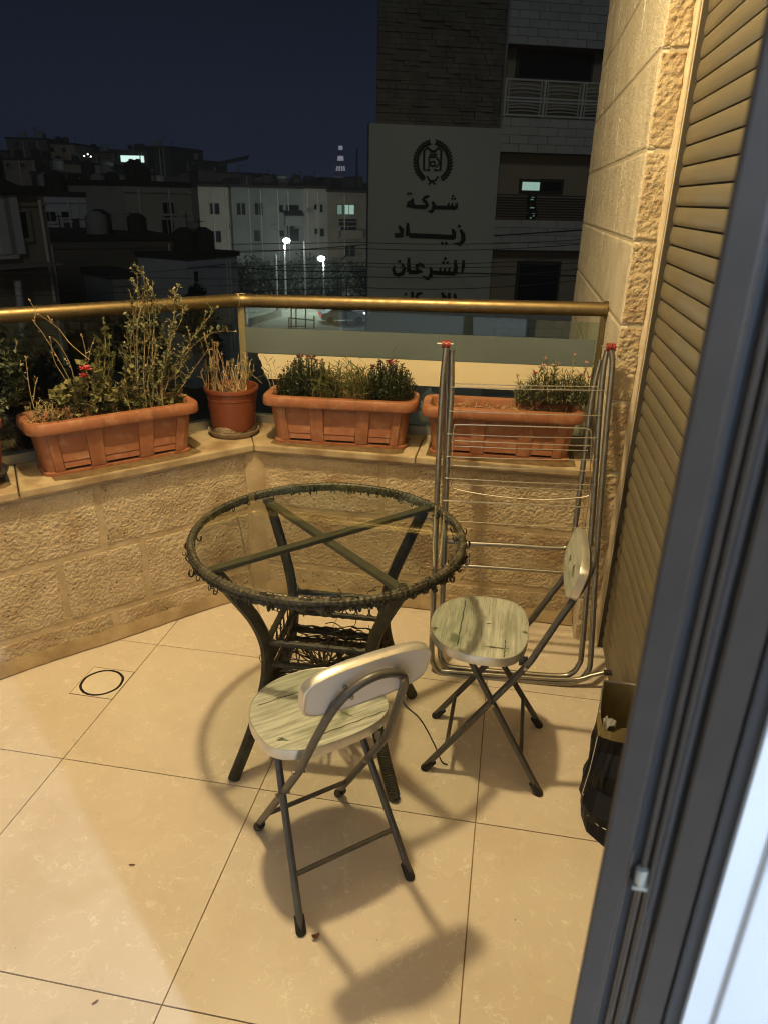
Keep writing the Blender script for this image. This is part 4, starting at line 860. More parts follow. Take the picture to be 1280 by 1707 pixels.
# a second pot on a wire stand, cut by the left edge of the picture
P2 = LP(-0.925, 0.15, 0)[:2]
pt2 = thing('flower_pot', 'reddish pot on a dark stand, cut off at the left edge of the picture', 'pot', (*P2, LEDGE))
mb = MB(); mb.lathe([(0.0, 0.685), (0.075, 0.685), (0.083, 0.72), (0.094, 0.83), (0.102, 0.832), (0.103, 0.85), (0.096, 0.85), (0.09, 0.82), (0.0, 0.82)], P2, 40); obj('body', mb, M['terra_dark'], pt2, smooth=True)
mb = MB(); mb.lathe([(0.0, 0.676), (0.090, 0.676), (0.098, 0.690), (0.094, 0.690), (0.086, 0.682), (0.0, 0.682)], P2, 36); obj('stand_plate', mb, M['darkmetal'], pt2, smooth=True)
for k in range(4):
    a = R(20 + 90 * k); mb = MB(); mb.tube([(P2[0] + 0.086 * math.cos(a), P2[1] + 0.086 * math.sin(a), 0.680), (P2[0] + 0.092 * math.cos(a), P2[1] + 0.092 * math.sin(a), LEDGE)], 0.007, n=8); obj('stand_leg', mb, M['darkmetal'], pt2, smooth=True)

def leaf(mb, p, d, l, wd, up, fold=0.25):
    d = d / (np.linalg.norm(d) + 1e-9); s = np.cross(d, up); s = s / (np.linalg.norm(s) + 1e-9); n_ = np.cross(s, d)
    mb.add([p, p + d * l * 0.45 + s * wd + n_ * wd * fold, p + d * l - n_ * l * 0.08, p + d * l * 0.45 - s * wd + n_ * wd * fold], [(0, 1, 2), (0, 2, 3)])
def rv(): v = rng.normal(size=3); return v / np.linalg.norm(v)
UP = np.array([0, 0, 1.0])
def lplane(px, py, n): return on_plane(px, py, LP(0, n, 0), (*NL, 0))
def rplane(px, py, n): return on_plane(px, py, RP(0, n, 0), (*NR, 0))
def shrub(name, label, base, stems, plane, r0=0.0016, leafn=10, ll=(0.010, 0.018), lw=0.32, lm='leaf', twigs=3, twl=0.05, tips=None, spread=0.35, sm='stem', cat='plant', n0=0.13, dn=0.05, jit=0.012, start=0.15, group=None):
    """stems are guided by points read off the photograph but stand at different depths in the box"""
    t = thing(name, label, cat, tuple(base), group); lb = MB(); tb_ = MB(); sbs = []
    for si, st in enumerate(stems):
        sb = MB(); sbs.append(sb)
        n_a = n0 + random.uniform(-dn, dn) * 0.6; n_b = n0 + random.uniform(-dn, dn); k = len(st)
        P = [plane(x, y, n_a + (n_b - n_a) * i / max(1, k - 1)) + (rng.normal(size=3) * jit * 0.3 if 0 < i else 0) for i, (x, y) in enumerate(st)]
        Q = smooth_path(P, 6); m_ = len(Q); sb.tube(Q, [r0 * (1.2 - 0.75 * i / m_) for i in range(m_)], n=5)
        br = [(Q, start)]
        for q in range(twigs):
            i = random.randint(int(m_ * start), m_ - 2); d = rv(); d[2] = abs(d[2]) + 0.3; d /= np.linalg.norm(d); l_ = twl * random.uniform(0.4, 1.2)
            tw = [Q[i], Q[i] + d * l_ * 0.5 + rv() * 0.004, Q[i] + d * l_ + UP * l_ * 0.15]; sb.tube(tw, r0 * 0.5, n=4); br.append((smooth_path(tw, 4), 0.0))
        for path, st0 in br:
            m2 = len(path); cnt = leafn if path is Q else max(2, leafn // 3)
            for _ in range(cnt):
                f_ = random.uniform(st0, 1.0); i = min(m2 - 2, int(f_ * (m2 - 1))); p = path[i]; ax = path[i + 1] - path[i]; d = rv() + 0.6 * ax / (np.linalg.norm(ax) + 1e-9) + UP * spread
                leaf(lb, p + rv() * jit * 0.3, d, random.uniform(*ll), random.uniform(*ll) * lw, rv() * 0.7 + UP)
            if tips and random.random() < tips[1]:
                p = path[-1]; r_ = tips[2]
                for _ in range(5): leaf(tb_, p, rv() + UP * 0.6, r_ * 2, r_ * 0.7, rv())
    for s_ in sbs: obj('stem', s_, M[sm], t, smooth=True)
    if lb.v: stuff(obj('foliage', lb, M[lm], t))
    if tb_.v: stuff(obj('bud', tb_, M[tips[0]], t))
    return t
def flower(par, c, r, m, npet=9, nm='flower'):
    mb = MB()
    for i in range(npet * 2):
        a = 2 * math.pi * i / npet; d = np.array([math.cos(a), math.sin(a) * 0.9 - 0.4, random.uniform(0.1, 0.9)]); leaf(mb, np.array(c) + rv() * r * 0.12, d, r * random.uniform(0.7, 1.1), r * 0.42, UP + rv() * 0.4, 0.4)
    return obj(nm, mb, M[m], par)
b = lambda s, n=0.13: LP(s, n, LEDGE + 0.15)
# the tall rose bush on the right of the left box
J = lambda x, a: x + random.uniform(-a, a)
st = []
for tx, ty, bx in ((238, 445, 236), (228, 452, 232), (246, 462, 240), (256, 470, 244), (222, 500, 225), (262, 500, 250), (235, 480, 238), (215, 540, 222), (248, 520, 246), (270, 540, 255), (230, 560, 230), (205, 575, 215), (262, 575, 250), (285, 560, 262), (292, 520, 262), (302, 495, 268), (318, 560, 275), (240, 600, 238), (280, 600, 262), (300, 590, 268)):
    st.append([(J(bx, 12), 688), (J(bx + (tx - bx) * 0.2, 7), 640), (J(bx + (tx - bx) * 0.6, 7), 688 - (688 - ty) * 0.6), (J(tx, 3), 688 - (688 - ty) * 0.82), (tx, ty)])
st += [[(262, 688), (285, 640), (310, 590), (345, 560), (370, 548), (392, 552)], [(258, 688), (290, 620), (318, 575), (340, 540), (360, 512)], [(265, 688), (300, 650), (330, 610), (352, 580)], [(250, 688), (282, 600), (292, 520), (290, 485)]]
shrub('rose_bush', 'tall tangled bush with small grey-green leaves rising above the handrail', b(-0.33), st, lplane, leafn=30, ll=(0.007, 0.018), lm='leaf_grey', twigs=8, twl=0.045, tips=('bud', 0.35, 0.0032), start=0.10, dn=0.06)
shrub('rose_seedling', 'low leafy shoots at the foot of the tall bush in the left box', b(-0.34, 0.11), [[(J(x, 5), 692), (J(x, 8), 665), (J(x, 14), J(y, 6))] for x, y in ((205, 625), (225, 640), (245, 630), (262, 620), (280, 630), (296, 640), (238, 615), (270, 600), (215, 600), (290, 610))], lplane, leafn=22, ll=(0.014, 0.026), lw=0.40, lm='leaf_olive', twigs=4, twl=0.04)
# feathery upright sprig
st = [[(174, 690), (176, 640), (175, 580), (173, 528)], [(174, 680), (168, 630), (165, 560)], [(176, 680), (183, 630), (184, 560)], [(176, 660), (186, 620), (188, 585)], [(172, 660), (163, 620), (160, 590)]]
shrub('cypress_sprig', 'slim upright feathery green sprig in the left window box', b(-0.44), st, lplane, leafn=170, ll=(0.007, 0.013), lw=0.12, lm='leaf', twigs=10, twl=0.03, dn=0.015, start=0.12, spread=0.8)
# geranium with a pink flower
st = [[(J(x, 6), 700), (J(x, 8), 670), (J(x + dx, 6), y)] for x, dx, y in ((120, -10, 650), (135, 0, 625), (150, 8, 610), (140, -6, 600), (160, 6, 640), (110, -10, 668), (150, 12, 660), (175, 10, 655), (190, 8, 665), (205, 10, 660), (100, -12, 680), (128, 6, 640), (168, 0, 630), (195, 0, 640))]
ge = shrub('geranium', 'bushy geranium with one bright pink flower in the left window box', b(-0.55, 0.11), st, lplane, leafn=20, ll=(0.016, 0.030), lw=0.52, lm='leaf_olive', twigs=4, twl=0.04, start=0.3, n0=0.11)
flower(ge, lplane(143, 616, 0.075), 0.020, 'pink'); flower(ge, lplane(141, 628, 0.075), 0.016, 'pink')
shrub('dead_twigs', 'bare dry twigs leaning left in the left window box', b(-0.62), [[(128, 690), (118, 640), (100, 600), (75, 560), (62, 540), (55, 520), (46, 502)], [(130, 690), (122, 620), (105, 580), (92, 565)], [(122, 690), (112, 640), (95, 600), (84, 565)], [(140, 690), (140, 640), (142, 590), (136, 552)], [(150, 690), (146, 640), (152, 590), (158, 560)], [(60, 690), (52, 650), (46, 615), (42, 594)], [(56, 668), (62, 640), (66, 628)], [(150, 600), (120, 572), (95, 548), (64, 525)], [(205, 695), (188, 672), (170, 655)], [(178, 690), (200, 676), (228, 655)]], lplane, leafn=3, ll=(0.005, 0.010), lm='straw', twigs=2, twl=0.018, r0=0.0015, dn=0.03, tips=('bud', 0.4, 0.0028))
shrub('creeping_weed', 'low dry weeds trailing at the left end of the left box', b(-0.68, 0.11), [[(J(x, 4), 706), (J(x, 10), J(692, 5)), (J(x, 16), J(680, 10))] for x in (50, 58, 66, 74, 82, 90, 98, 106, 114, 122, 70, 94)], lplane, leafn=14, ll=(0.007, 0.015), lm='leaf_olive', twigs=4, twl=0.03, sm='straw', n0=0.10)
# dry stalks in the round pot
st = []
for i in range(46):
    x0 = random.uniform(352, 412); tx = x0 + random.gauss(-4, 11); ty = random.choice([random.uniform(565, 610), random.uniform(600, 640)]); st.append([(x0, 656), (J((x0 + tx) / 2, 4), (656 + ty) / 2 + 8), (tx, ty)] + ([(tx + random.uniform(-10, 12), ty - random.uniform(-8, 12))] if random.random() < 0.5 else []))
pn = math.hypot(0.09, 0.09)
shrub('dried_plant', 'withered straw-coloured stalks in the round brown pot', (PC[0], PC[1], LEDGE + 0.155), st, rplane, leafn=4, ll=(0.008, 0.018), lw=0.18, lm='straw', twigs=2, twl=0.018, sm='straw', r0=0.0017, n0=0.117, dn=0.055)
shrub('pot_weed', 'small feathery green weeds at the rim of the round pot', (PC[0], PC[1] - 0.03, LEDGE + 0.155), [[(J(x, 3), 650), (J(x, 6), 625), (J(x + dx, 6), y)] for x, dx, y in ((350, -8, 600), (354, -4, 610), (346, -4, 620), (404, 10, 600), (408, 16, 615), (412, 24, 640))], rplane, leafn=26, ll=(0.006, 0.013), lw=0.14, lm='leaf_grey', twigs=3, twl=0.02, n0=0.10, dn=0.03)
def clump(name, label, base, xs, y0, tops, plane, n0, shoots, lm, ll=(0.016, 0.028), lw=0.085, fl=(), dn=0.06, sm='leaf_dark', fm='maroon', fr=0.0085):
    """a cushion of many short upright shoots with narrow leaves"""
    t = thing(name, label, 'plant', tuple(base)); sb = MB(); lb = MB(); heads = []
    for i in range(shoots):
        f_ = random.random(); x = xs[0] + (xs[1] - xs[0]) * f_; top = np.interp(f_, np.linspace(0, 1, len(tops)), tops); n_ = n0 + random.uniform(-dn, dn)
        b_ = plane(x, y0, n_); ytop = y0 + (top - y0) * random.uniform(0.45, 1.0); tip = plane(J(x, 7), ytop, n_ + random.uniform(-0.015, 0.015))
        Q = smooth_path([b_, (b_ + tip) / 2 + rv() * 0.006, tip], 5); sb.tube(Q, 0.0009, n=4); m_ = len(Q)
        for k in range(12):
            q = Q[min(m_ - 1, int(m_ * (0.15 + 0.85 * k / 12)))]; d = rv(); d[2] = abs(d[2]) * 0.9 + 0.25; leaf(lb, q, d, random.uniform(*ll), random.uniform(*ll) * lw, UP + rv() * 0.5)
        heads.append((ytop - top, tip))
    heads.sort(key=lambda h: h[0]); obj('stem', sb, M[sm], t); stuff(obj('foliage', lb, M[lm], t))
    for k in range(fl[0] if fl else 0): flower(t, heads[k][1], fr * random.uniform(0.8, 1.15), fm, 6)
    return t
clump('dianthus', 'dark dianthus cushion with dark red heads at the left of the middle box', RP(0.20, 0.13, LEDGE + 0.15), (464, 562), 662, (640, 604, 592, 594, 606, 640), rplane, 0.13, 260, 'leaf_dark', ll=(0.012, 0.020), lw=0.17, fl=(34,))
dz = clump('dianthus', 'dark dianthus cushion with one red bloom at the right of the middle box', RP(0.48, 0.13, LEDGE + 0.15), (604, 688), 666, (642, 612, 602, 600, 608, 636), rplane, 0.13, 240, 'leaf_dark', ll=(0.012, 0.020), lw=0.17, fl=(28,))
flower(dz, rplane(653, 606, 0.09), 0.014, 'pink', 7)
clump('grass_tuft', 'pale wild grass between the two cushions of the middle box', RP(0.34, 0.12, LEDGE + 0.15), (520, 620), 666, (640, 612, 602, 606, 612, 636), rplane, 0.10, 70, 'leaf', ll=(0.030, 0.055), lw=0.05, sm='stem', dn=0.05)
shrub('wild_grass', 'few long dry grass blades at the left end of the middle box', RP(0.10, 0.12, LEDGE + 0.15), [[(452, 660), (447, 640), (443, 622)], [(460, 655), (454, 635), (448, 605)], [(470, 655), (462, 630), (455, 602)], [(655, 640), (652, 605), (654, 584)], [(585, 668), (590, 676), (588, 690)], [(595, 660), (604, 628), (612, 608)], [(576, 650), (577, 615), (578, 588)]], rplane, leafn=5, ll=(0.02, 0.05), lw=0.06, lm='leaf', twigs=1, r0=0.0011, n0=0.11)
clump('dianthus', 'loose light green dianthus with pink blooms behind the drying rack', RP(1.05, 0.13, LEDGE + 0.15), (858, 985), 676, (640, 632, 612, 606, 622, 618, 640), rplane, 0.13, 120, 'leaf_grey', ll=(0.020, 0.036), lw=0.09, fl=(5,), fm='palepink', fr=0.014)
shrub('dianthus_shoot', 'thin flowering shoots above the box behind the drying rack', RP(1.1, 0.12, LEDGE + 0.15), [[(912, 670), (912, 630), (911, 598)], [(950, 670), (952, 630), (956, 594)], [(965, 670), (972, 640), (976, 606)], [(880, 670), (868, 645), (862, 628)], [(905, 685), (898, 688), (880, 690)]], rplane, leafn=10, ll=(0.014, 0.026), lw=0.10, lm='leaf_grey', twigs=1, tips=('palepink', 0.8, 0.005), n0=0.12)
shrub('potted_shrub', 'dark leafy shrub in the pot cut off at the left edge', LP(-0.925, 0.15, LEDGE + 0.17), [[(J(-6, 10), 680), (J(x, 6), J((680 + y) / 2, 8)), (x, y)] for x, y in ((-30, 590), (-10, 570), (8, 575), (22, 590), (32, 610), (38, 640), (-20, 620), (12, 600), (25, 625), (30, 660), (5, 640))], lplane, leafn=34, ll=(0.014, 0.026), lw=0.42, lm='leaf_dark', twigs=5, twl=0.05, n0=0.19, dn=0.06)

# ================================================================ the city at night
gm = MB(); gm.add([(-410, -25, GZ), (410, -25, GZ), (410, 620, GZ), (-410, 620, GZ)], [(0, 1, 2, 3)]); struct(obj('ground', gm, M['ground']))
def gnd(px, py): return atz(px, py, GZ)
def V2(p): return np.array([p[0], p[1]])
class Fac:
    """a facade plane through two picture columns at given distances; P(px, py, out) is a point on it"""
    def __init__(s, xl, dl, xr, dr, yref):
        s.a = far(xl, yref, dl); s.b = far(xr, yref, dr); s.xl, s.xr = xl, xr
        d = s.b - s.a; d[2] = 0; s.w = np.linalg.norm(d); s.d = d / s.w; s.n = np.array([s.d[1], -s.d[0], 0])
        if s.n @ (CAMP - s.a) < 0: s.n = -s.n
    def P(s, px, py, out=0.0): return on_plane(px, py, s.a + s.n * out, s.n)
    def sz(s, px, py): p = s.P(px, py); return (p - s.a) @ s.d, p[2]
    def at(s, u, z, out=0.0): p = s.a + s.d * u + s.n * out; return np.array([p[0], p[1], z])
    def slab(s, u0, u1, z0, z1, o0, o1): return MB().obox(s.at(u0, z0, o0), s.d * (u1 - u0), s.n * (o1 - o0), (0, 0, z1 - z0))
    def rect(s, x0, y0, x1, y1, o0, o1):
        ua, za = s.sz(x0, y1); ub, zb = s.sz(x1, y0); return s.slab(ua, ub, za, zb, o0, o1)
def building(label, xl, dl, xr, dr, ytop, m, depth=9.0, wins=(), grp='apartment houses across the valley', cat='building', parapet=0.5, roofm='roofdark', name='apartment_house', zb=GZ, balc=(), tanks=(), arcs=()):
    F = Fac(xl, dl, xr, dr, ytop); t = thing(name, label, cat, tuple(F.at(F.w / 2, zb)), grp)
    zt = F.a[2]; obj('wall', F.slab(0, F.w, zb, zt, -depth, 0.0), M[m], t)
    obj('roof', F.slab(-0.12, F.w + 0.12, zt, zt + 0.28, -depth - 0.1, 0.14), M[roofm], t)
    for x0, y0, x1, y1, wm in wins:
        ua, za = F.sz(x0, y1); ub, zb_ = F.sz(x1, y0); wd = ub - ua
        fr_ = MB()
        for q in ((ua - 0.10, ub + 0.10, za - 0.14, za), (ua - 0.10, ub + 0.10, zb_, zb_ + 0.12), (ua - 0.10, ua, za, zb_), (ub, ub + 0.10, za, zb_)):
            s_ = F.slab(*q, 0.004, 0.14); fr_.add(s_.v, s_.f)
        wo_ = obj('window', fr_, M[m], t); obj('pane', F.slab(ua, ub, za, zb_, 0.003, 0.03), M[wm], wo_)
        if wd > 0.7: obj('mullion', F.slab((ua + ub) / 2 - 0.04, (ua + ub) / 2 + 0.04, za, zb_, 0.031, 0.08), M['grey'], wo_)
    rd = random.Random(int(xl * 7 + ytop)); obj('cornice', F.slab(-0.02, F.w + 0.02, zt - 0.42, zt - 0.30, 0.002, 0.10), M[m], t)
    for fl_ in (3.4, 6.6, 9.8):                        # floor lines of the masonry
        if zt - fl_ > zb + 1: obj('string_course', F.slab(0, F.w, zt - fl_, zt - fl_ + 0.10, 0.002, 0.06), M[m], t)
    if F.w > 2.5:
        for q in range(2): u_ = rd.uniform(0.05, 0.95) * F.w; mb = MB(); mb.tube([F.at(u_, zb, 0.10), F.at(u_, zt - 0.2, 0.10)], 0.06, n=6); obj('downpipe', mb, M['railpaint'], t)
        for q in range(1): u_ = rd.uniform(0.1, 0.9) * F.w; z_ = zt - rd.choice([2.6, 4.4, 5.8]); obj('air_conditioner', F.slab(u_, u_ + 0.7, z_, z_ + 0.45, 0.003, 0.3), M['grey'], t)
        for q in range(3):
            u_ = rd.uniform(0.1, 0.9) * F.w; hh_ = rd.uniform(0.8, 2.2); mb = MB(); c_ = F.at(u_, zt + 0.28, -rd.uniform(1, 4)); mb.tube([c_, c_ + UP * hh_], 0.035, n=5); mb.tube([c_ + UP * hh_ * 0.9 - F.d * 0.4, c_ + UP * hh_ * 0.9 + F.d * 0.4], 0.025, n=5); obj('roof_aerial', mb, M['darkmetal'], t)
            r_ = rd.uniform(0.45, 0.7); c_ = F.at(rd.uniform(0.1, 0.9) * F.w, 0, -rd.uniform(1, 3)); mb = MB(); mb.lathe([(0, zt + 0.28), (r_, zt + 0.28), (r_, zt + 0.28 + r_ * 1.6), (r_ * 0.35, zt + 0.28 + r_ * 2.0), (0, zt + 0.28 + r_ * 2.0)], c_[:2], 12); obj('roof_tank', mb, M[rd.choice(['roofdark', 'roofdark', 'grey'])], t, smooth=True)
    for x0, y0, x1, y1 in balc:
        ua, za = F.sz(x0, y1); ub, zb_ = F.sz(x1, y0); bo = obj('balcony', F.slab(ua, ub, za - 0.15, za, 0.004, 1.2), M[m], t)
        obj('balcony_front', F.slab(ua, ub, za, zb_, 1.08, 1.2), M[m], bo); obj('balcony_door', F.slab(ua + 0.3, ub - 0.3, za, za + 2.1, 0.005, 0.03), M['darkglass'], bo)
    for x0, y0, x1, y1, tm in tanks:
        ua, za = F.sz(x0, y1); ub, zb_ = F.sz(x1, y0); c = F.at((ua + ub) / 2, 0, -2.0); h = max(0.4, zb_ - zt - 0.28); r_ = abs(ub - ua) / 2 * 1.0
        if tm == 'tank':
            mb = MB(); mb.lathe([(0, zt + 0.28), (r_, zt + 0.28), (r_, zt + 0.28 + h * 0.85), (r_ * 0.3, zt + 0.28 + h), (0, zt + 0.28 + h)], c[:2], 16); obj('roof_tank', mb, M['tank'], t, smooth=True)
        else: obj('roof_hut', F.slab(ua, ub, zt + 0.28, zt + 0.28 + h, -5.0, -1.0), M[tm], t)
    return t, F

# ---- the sign building
SF = Fac(613, 22.0, 1000, 23.2, 205); sg = thing('office_building', 'stone building with a tall pale sign panel and Arabic lettering', 'building', tuple(SF.at(SF.w / 2, GZ)))
uE, _ = SF.sz(833, 205); uL, zPT = SF.sz(613, 207); uL2, _ = SF.sz(628, 150)
uR = uE + 3.35 + 2.5
zt = SF.sz(848, -260)[1]
# left bay: dark ledger stone above, pale sign panel below (stands forward)
obj('wall', MB().obox(SF.at(uL2, GZ, -0.06), SF.d * (uE - uL2), FWD * 9 + SF.d * 3.0, (0, 0, zt - GZ)), M['blockjoint'], sg)
ls = MB(); zz = zPT + 0.03; rl_ = random.Random(3)
while zz < zt:
    h = rl_.choice([0.07, 0.09, 0.11, 0.13]); u = uL2 + 0.01
    while u < uE - 0.05:
        l = rl_.uniform(0.18, 0.65); u1 = min(u + l, uE - 0.01); s_ = SF.slab(u, u1 - 0.012, zz, zz + h - 0.010, -0.08, rl_.uniform(-0.045, 0.035)); ls.add(s_.v, s_.f); u = u1
    zz += h
stuff(obj('ledger_stone', ls, M['slate'], sg))
sp_ = obj('sign_panel', SF.slab(uL, uE - 0.03, GZ + 2.5, zPT, -0.05, 0.30), M['sign'], sg)
# lettering and crest: strokes read off the sign, in its own plane
SPt = lambda px, py, o=0.301: SF.P(px, py, o)
def stroke(pts, wd, name='letter', closed=False, par=None):
    """a pen stroke: flat bar following the points (photo pixels), width in metres (one value or one per point)"""
    P = [SPt(x, y) for x, y in pts]; U = np.array([[(p - SF.a) @ SF.d, p[2]] for p in P]); n_ = len(U); wd = wd if hasattr(wd, '__len__') else [wd] * n_; mb = MB(); V = []
    for i in range(n_):
        a = U[i - 1] if (i or closed) else U[i]; b_ = U[(i + 1) % n_] if (i < n_ - 1 or closed) else U[i]; t_ = b_ - a; t_ = t_ / (np.linalg.norm(t_) + 1e-9); q = np.array([-t_[1], t_[0]]) * wd[i] / 2
        for s in (1, -1):
            for o in (0.300, 0.335): p = SF.at(*(U[i] + s * q), o); V.append(p)
    F = []
    for i in range(n_ if closed else n_ - 1):
        j = ((i + 1) % n_) * 4; i4 = i * 4; F += [(i4 + 1, i4 + 3, j + 3, j + 1), (i4, i4 + 1, j + 1, j), (i4 + 3, i4 + 2, j + 2, j + 3)]
    if not closed: F += [(0, 2, 3, 1), ((n_ - 1) * 4, (n_ - 1) * 4 + 1, (n_ - 1) * 4 + 3, (n_ - 1) * 4 + 2)]
    mb.add(V, F); return mb
def word(name, strokes, dots):
    mb = MB()
    for pts, wd in strokes: s_ = stroke(pts, wd); mb.add(s_.v, s_.f)
    for x, y, r_ in dots:
        s_ = stroke([(x - r_, y), (x, y), (x + r_, y)], [0.004, r_ * 2 * 0.0185, 0.004]); mb.add(s_.v, s_.f)
    return obj(name, mb, M['ink'], sp_)
zt8 = lambda x, y: (640 + x / 8, 310 + y / 8)
def Z(L): return [zt8(*p) for p in L]
B = 0.115
word('lettering', [(Z([(965, 228), (958, 285), (930, 292), (890, 290)]), [0.05, 0.10, B, 0.08]), (Z([(905, 225), (898, 285)]), [0.04, 0.07]), (Z([(858, 225), (850, 285)]), [0.04, 0.07]),
                   (Z([(930, 290), (800, 287), (690, 285)]), 0.10), (Z([(640, 205), (660, 250), (655, 300), (625, 345), (575, 330)]), [0.05, 0.10, 0.11, 0.09, 0.02]), (Z([(690, 285), (655, 285)]), 0.10),
                   (Z([(598, 132), (545, 150), (515, 180), (560, 225), (572, 262), (545, 280), (440, 277), (375, 270)]), [0.05, 0.09, 0.09, 0.08, 0.10, 0.11, 0.10, 0.10]),
                   (Z([(375, 270), (378, 165)]), [0.10, 0.05]), (Z([(378, 190), (325, 225), (310, 262), (345, 268), (378, 262)]), [0.05, 0.09, 0.10, 0.08, 0.06])],
     [(918 + 640 * 0 and 0, 0, 0)] * 0 + [(*zt8(915, 133), 1.9), (*zt8(900, 170), 1.9), (*zt8(938, 170), 1.9), (*zt8(318, 102), 2.2), (*zt8(350, 102), 2.2)])
word('lettering', [(Z([(1010, 580), (1050, 650), (1050, 720), (1010, 775), (915, 765)]), [0.06, 0.12, 0.13, 0.11, 0.02]), (Z([(905, 575), (930, 620), (925, 685), (880, 682)]), [0.05, 0.12, 0.13, 0.12]),
                   (Z([(925, 685), (700, 672), (500, 665), (330, 658)]), 0.125), (Z([(312, 665), (312, 490)]), [0.14, 0.07]), (Z([(195, 530), (235, 590), (235, 655), (140, 657)]), [0.06, 0.13, 0.14, 0.12])],
     [(*zt8(997, 537), 2.9), (*zt8(768, 763), 2.8), (*zt8(822, 765), 2.8)])
word('lettering', [(Z([(1055, 990), (1050, 1080), (1030, 1175)]), [0.07, 0.10, 0.03]), (Z([(945, 985), (950, 1090), (942, 1170)]), [0.06, 0.12, 0.13]), (Z([(945, 1168), (850, 1165), (700, 1158), (640, 1150)]), 0.11),
                   (Z([(868, 1080), (860, 1155)]), [0.04, 0.08]), (Z([(810, 1085), (800, 1155)]), [0.04, 0.08]), (Z([(752, 1085), (742, 1155)]), [0.04, 0.08]), (Z([(612, 1080), (632, 1150), (615, 1205), (575, 1235), (505, 1200)]), [0.05, 0.11, 0.12, 0.10, 0.02]),
                   (Z([(535, 1080), (480, 1040), (430, 1065), (425, 1100), (500, 1150), (430, 1150), (320, 1145)]), [0.05, 0.10, 0.10, 0.07, 0.10, 0.11, 0.11]), (Z([(325, 1145), (325, 955)]), [0.13, 0.07]),
                   (Z([(235, 1030), (268, 1100), (245, 1165), (190, 1185), (140, 1170), (122, 1110), (140, 1060)]), [0.05, 0.10, 0.12, 0.11, 0.10, 0.09, 0.04])],
     [(*zt8(812, 968), 2.7), (*zt8(785, 1020), 2.7), (*zt8(840, 1022), 2.7), (*zt8(203, 1005), 2.8)])
word('lettering', [(Z([(935, 1435), (945, 1510), (935, 1600)]), [0.07, 0.12, 0.12]), (Z([(860, 1425), (862, 1600)]), [0.08, 0.12]), (Z([(765, 1420), (800, 1480), (815, 1600)]), [0.06, 0.13, 0.10]), (Z([(505, 1425), (450, 1440), (425, 1475), (470, 1520), (475, 1600)]), [0.05, 0.10, 0.09, 0.09, 0.10]),
                   (Z([(372, 1410), (378, 1600)]), [0.07, 0.12]), (Z([(320, 1490), (340, 1560), (300, 1620), (230, 1600)]), [0.05, 0.10, 0.11, 0.05]), (Z([(940, 1598), (480, 1596), (380, 1596)]), 0.11)],
     [(*zt8(285, 1443), 2.6)])
e8 = lambda x, y: (640 + x / 8, 220 + y / 8)
cr = MB()
def addst(pts, wd, closed=False): s_ = stroke([e8(*p) for p in pts], wd, closed=closed); cr.add(s_.v, s_.f)
addst([(605, 505), (525, 505), (530, 250), (578, 208), (630, 258), (675, 258), (722, 208), (760, 250), (745, 512), (660, 505)], 0.055)
addst([(600, 305), (700, 300)], 0.05); addst([(610, 265), (685, 265)], 0.04); addst([(590, 335), (690, 335), (725, 380), (730, 430), (690, 470)], 0.04); addst([(605, 400), (670, 395), (675, 450), (625, 455)], 0.05, True); addst([(590, 480), (600, 400), (590, 340)], 0.03)
addst([(570, 590), (600, 645), (640, 660), (680, 645), (720, 590)], 0.045); addst([(590, 700), (640, 655), (675, 700)], 0.05)
for s in (1, -1):
    for i in range(16):
        a = R(-62 + 8.9 * i); cx_, cy_ = 648, 395
        x, y = cx_ + s * 225 * math.cos(a) * (1.0), cy_ - 262 * math.sin(a)
        tx, ty = -math.sin(a) * s, -math.cos(a)
        for sd_ in (1, -1):
            ox, oy = s * math.cos(a) * sd_, -math.sin(a) * sd_
            ex, ey = x + tx * 44 + ox * 40, y + ty * 44 + oy * 40
            s_ = stroke([e8(x, y), e8((x + ex) / 2 + tx * 4, (y + ey) / 2 + ty * 4), e8(ex, ey)], [0.012, 0.068, 0.006]); cr.add(s_.v, s_.f)
obj('crest', cr, M['ink'], sp_)
# right bay: stone bands and recessed balconies
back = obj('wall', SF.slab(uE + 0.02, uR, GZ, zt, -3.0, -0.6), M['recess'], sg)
def band(y0, y1, rows):
    ua = uE + 0.02; ub = uR; za = SF.sz(836, y1)[1]; zb_ = SF.sz(836, y0)[1]
    bo = obj('stone_band', SF.slab(ua, ub, za, zb_, -0.59, -0.02), M['blockjoint'], sg); hh = (zb_ - za) / rows
    for r_ in range(rows):
        u = ua - (0.28 if r_ % 2 else 0.0)
        while u < ub:
            u0 = max(u, ua); u1 = min(u + 0.56, ub)
            if u1 - u0 > 0.06: obj('stone_block', SF.slab(u0 + 0.006, u1 - 0.006, za + r_ * hh + 0.006, za + (r_ + 1) * hh - 0.006, -0.019, 0.012 + 0.014 * random.random()), M['block'], bo)
            u += 0.56
    return za, zb_
za1, _ = band(-140, 72, 14); b2a, b2b = band(195, 253, 4); b3a, b3b = band(366, 417, 4); b4a, b4b = band(520, 575, 4)
obj('stone_band', SF.slab(uE + 0.02, uR, GZ, SF.sz(836, 660)[1], -0.59, -0.02), M['block'], sg)
obj('pilaster', SF.slab(uE - 0.03, uE + 0.04, GZ, zt, -0.03, 0.06), M['grey'], sg)
rl2 = thing('balcony_railing', 'grey metal balcony railing of horizontal bars on the stone building', 'railing', tuple(SF.at(uE + 1.5, b2b)))
rz0, rz1 = SF.sz(842, 193)[1], SF.sz(842, 129)[1]; ru0, ru1 = uE + 0.12, uR - 0.1
zm = rz0 + (rz1 - rz0) * 0.46
for u in np.linspace(ru0, ru1, 6): obj('post', SF.slab(u - 0.03, u + 0.03, rz0, rz1, -0.14, -0.08), M['railpaint'], rl2)
